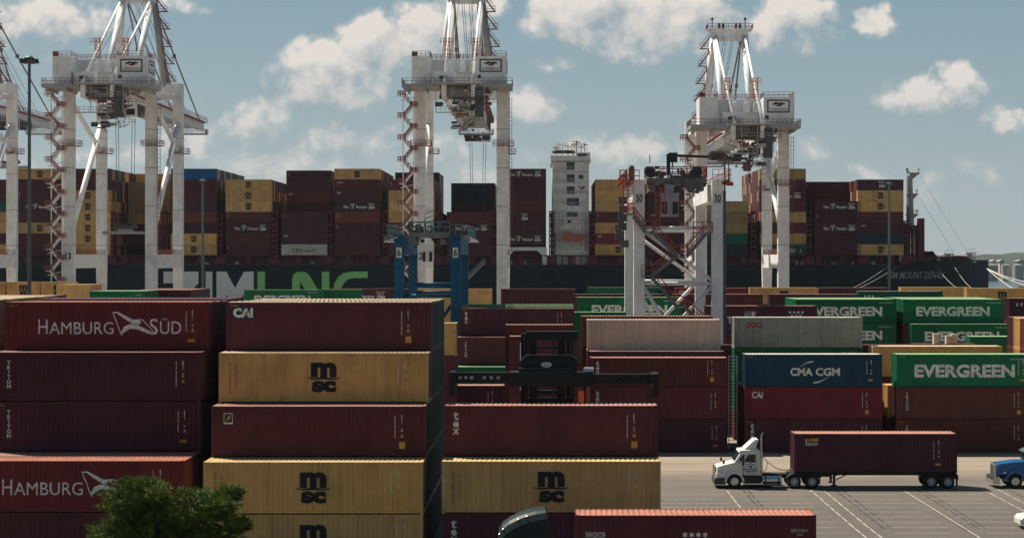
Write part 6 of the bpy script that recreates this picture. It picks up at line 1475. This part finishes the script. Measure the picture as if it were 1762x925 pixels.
# ------------------------------------------------------------------ pine tree in the foreground
def pine():
    r = random.Random(21); Y0 = 62.0; base = empty('pine_tree', (ax(300, Y0), Y0, .12), 'bushy green pine tree top in front of the red container', 'tree')
    bx = base.location.x
    bark = plain('pine_bark', (.06, .04, .03), .9, vary=.4, scale=6)
    m, nt, b, N, L = nodes('pine_needles'); v, rn = coords(nt, (1, 1, 1), False)
    L(mixc(nt, ramp(nt, noise_tex(nt, v, 1.6, 4), .35, .68), (.050, .100, .024), (.215, .265, .06)), b.inputs['Base Color']); b.inputs['Roughness'].default_value = .8; b.inputs['Specular IOR Level'].default_value = .15
    try: b.inputs['Transmission Weight'].default_value = 0; b.inputs['Subsurface Weight'].default_value = 0
    except Exception: pass
    ndl = m
    tips = []
    lobes = []   # crown masses, centre in photo pixels at depth offsets
    for px, py, rx, rz in [(245, 842, 62, 22), (215, 868, 48, 24), (262, 880, 62, 30), (330, 868, 72, 26), (375, 870, 38, 24), (350, 900, 70, 30), (285, 915, 90, 30), (205, 915, 46, 22), (412, 903, 24, 14), (430, 940, 44, 16), (180, 935, 30, 14), (300, 958, 140, 32), (465, 962, 38, 12), (240, 828, 30, 12), (395, 850, 22, 14)]:
        p = at(px, py, Y0); s = Y0 / F; lobes.append((p.x - bx, r.uniform(-.7, .7), p.z - .12, rx * s, rx * s * .9, rz * s))
    for q in [(1.5, 1.8, 7.4, 1.1, 1.1, .5), (-1.8, 1.6, 8.0, 1.5, 1.4, .6), (.3, 2.2, 8.8, 1.4, 1.2, .6), (0, 0, 6.2, 3.4, 3.2, 1.0), (-2.3, 0, 6.3, 1.1, 1.2, .5), (2.2, 0, 6.0, 1.3, 1.2, .5)]: lobes.append(q)
    nd = MB(); br = MB()
    trunk = [(0, 0, 0), (.1, .05, 3), (-.05, 0, 5.6), (.15, .1, 7.4), (.1, 0, 8.6)]
    tm_ = MB()
    for i, (a, b_) in enumerate(zip(trunk, trunk[1:])): tm_.tube(a, b_, .22 - .04 * i, 10, .18 - .04 * i)
    tm_.build('trunk', bark, base, True)
    nv, nf = nd.v, nd.f
    for (x, y, z, rx, ry, rz) in lobes:
        c = Vector((x, y, z)); root = Vector((.05, 0, min(7.8, max(2.5, z - 1.4)))); br.tube(root, c - Vector((0, 0, rz * .3)), .07, 6, .03)
        n = int(60 + 260 * rx * rz)
        for k in range(n):
            u = Vector((r.gauss(0, 1), r.gauss(0, 1), r.gauss(0, 1))).normalized(); rr = r.uniform(.45, 1.0) ** .5 * r.uniform(.8, 1.15)
            t = c + Vector((u.x * rx, u.y * ry, u.z * rz)) * rr
            if r.random() < .2: br.tube(c + (t - c) * .2, t, .022, 4, .01)
            d0 = (u + Vector((0, 0, .75)) + Vector((r.uniform(-.4, .4), r.uniform(-.4, .4), 0))).normalized()
            for q in range(24):
                d = (d0 * .9 + Vector((r.gauss(0, .6), r.gauss(0, .6), r.gauss(0, .5)))).normalized(); l = r.uniform(.12, .25)
                o_ = t - d0 * r.uniform(0, .16); sd_ = d.cross(Vector((r.gauss(0, 1), r.gauss(0, 1), r.gauss(0, 1)))).normalized() * .014
                b0 = len(nv); nv += [tuple(o_ - sd_), tuple(o_ + sd_), tuple(o_ + d * l)]; nf.append((b0, b0 + 1, b0 + 2)); nd.m.append(0)
    me = bpy.data.meshes.new('crown'); me.from_pydata(nv, [], nf); me.materials.append(ndl); link('crown', me, base)
    br.build('branch', bark, base)
pine()

# ------------------------------------------------------------------ supporting and added gap-darkening boxes behind the visible ones: one mass
hm = MB(); HCOL = ['maroon', 'purple', 'brown', 'green', 'yellow']
for x, y, z, c, L_, h in HID: hm.box(x + .01, x + L_ - .01, y + .02, y + CW - .02, z + .005, z + h - .005, HCOL.index(c) if c in HCOL else 0)
tag(hm.build('container_rows', [cmat(c) for c in HCOL]), 'mass of containers hidden behind and beneath the visible stacks', 'container rows', kind='stuff')

# ------------------------------------------------------------------ air
HAZE = 0.00003
if HAZE:
    m = MB(); m.box(-3000, 3000, -70, 3400, -5, 130); hz = m.mesh('haze')
    hmtl = bpy.data.materials.new('haze_air'); hmtl.use_nodes = True; nt = hmtl.node_tree; nt.nodes.clear()
    o_ = nt.nodes.new('ShaderNodeOutputMaterial'); pv = nt.nodes.new('ShaderNodeVolumePrincipled'); pv.inputs['Density'].default_value = HAZE; pv.inputs['Color'].default_value = (.78, .86, .92, 1); pv.inputs['Anisotropy'].default_value = .3
    nt.links.new(pv.outputs[0], o_.inputs['Volume']); hz.materials.append(hmtl); ho = link('haze', hz); tag(ho, 'thin pale haze in the harbour air', 'haze', kind='stuff')
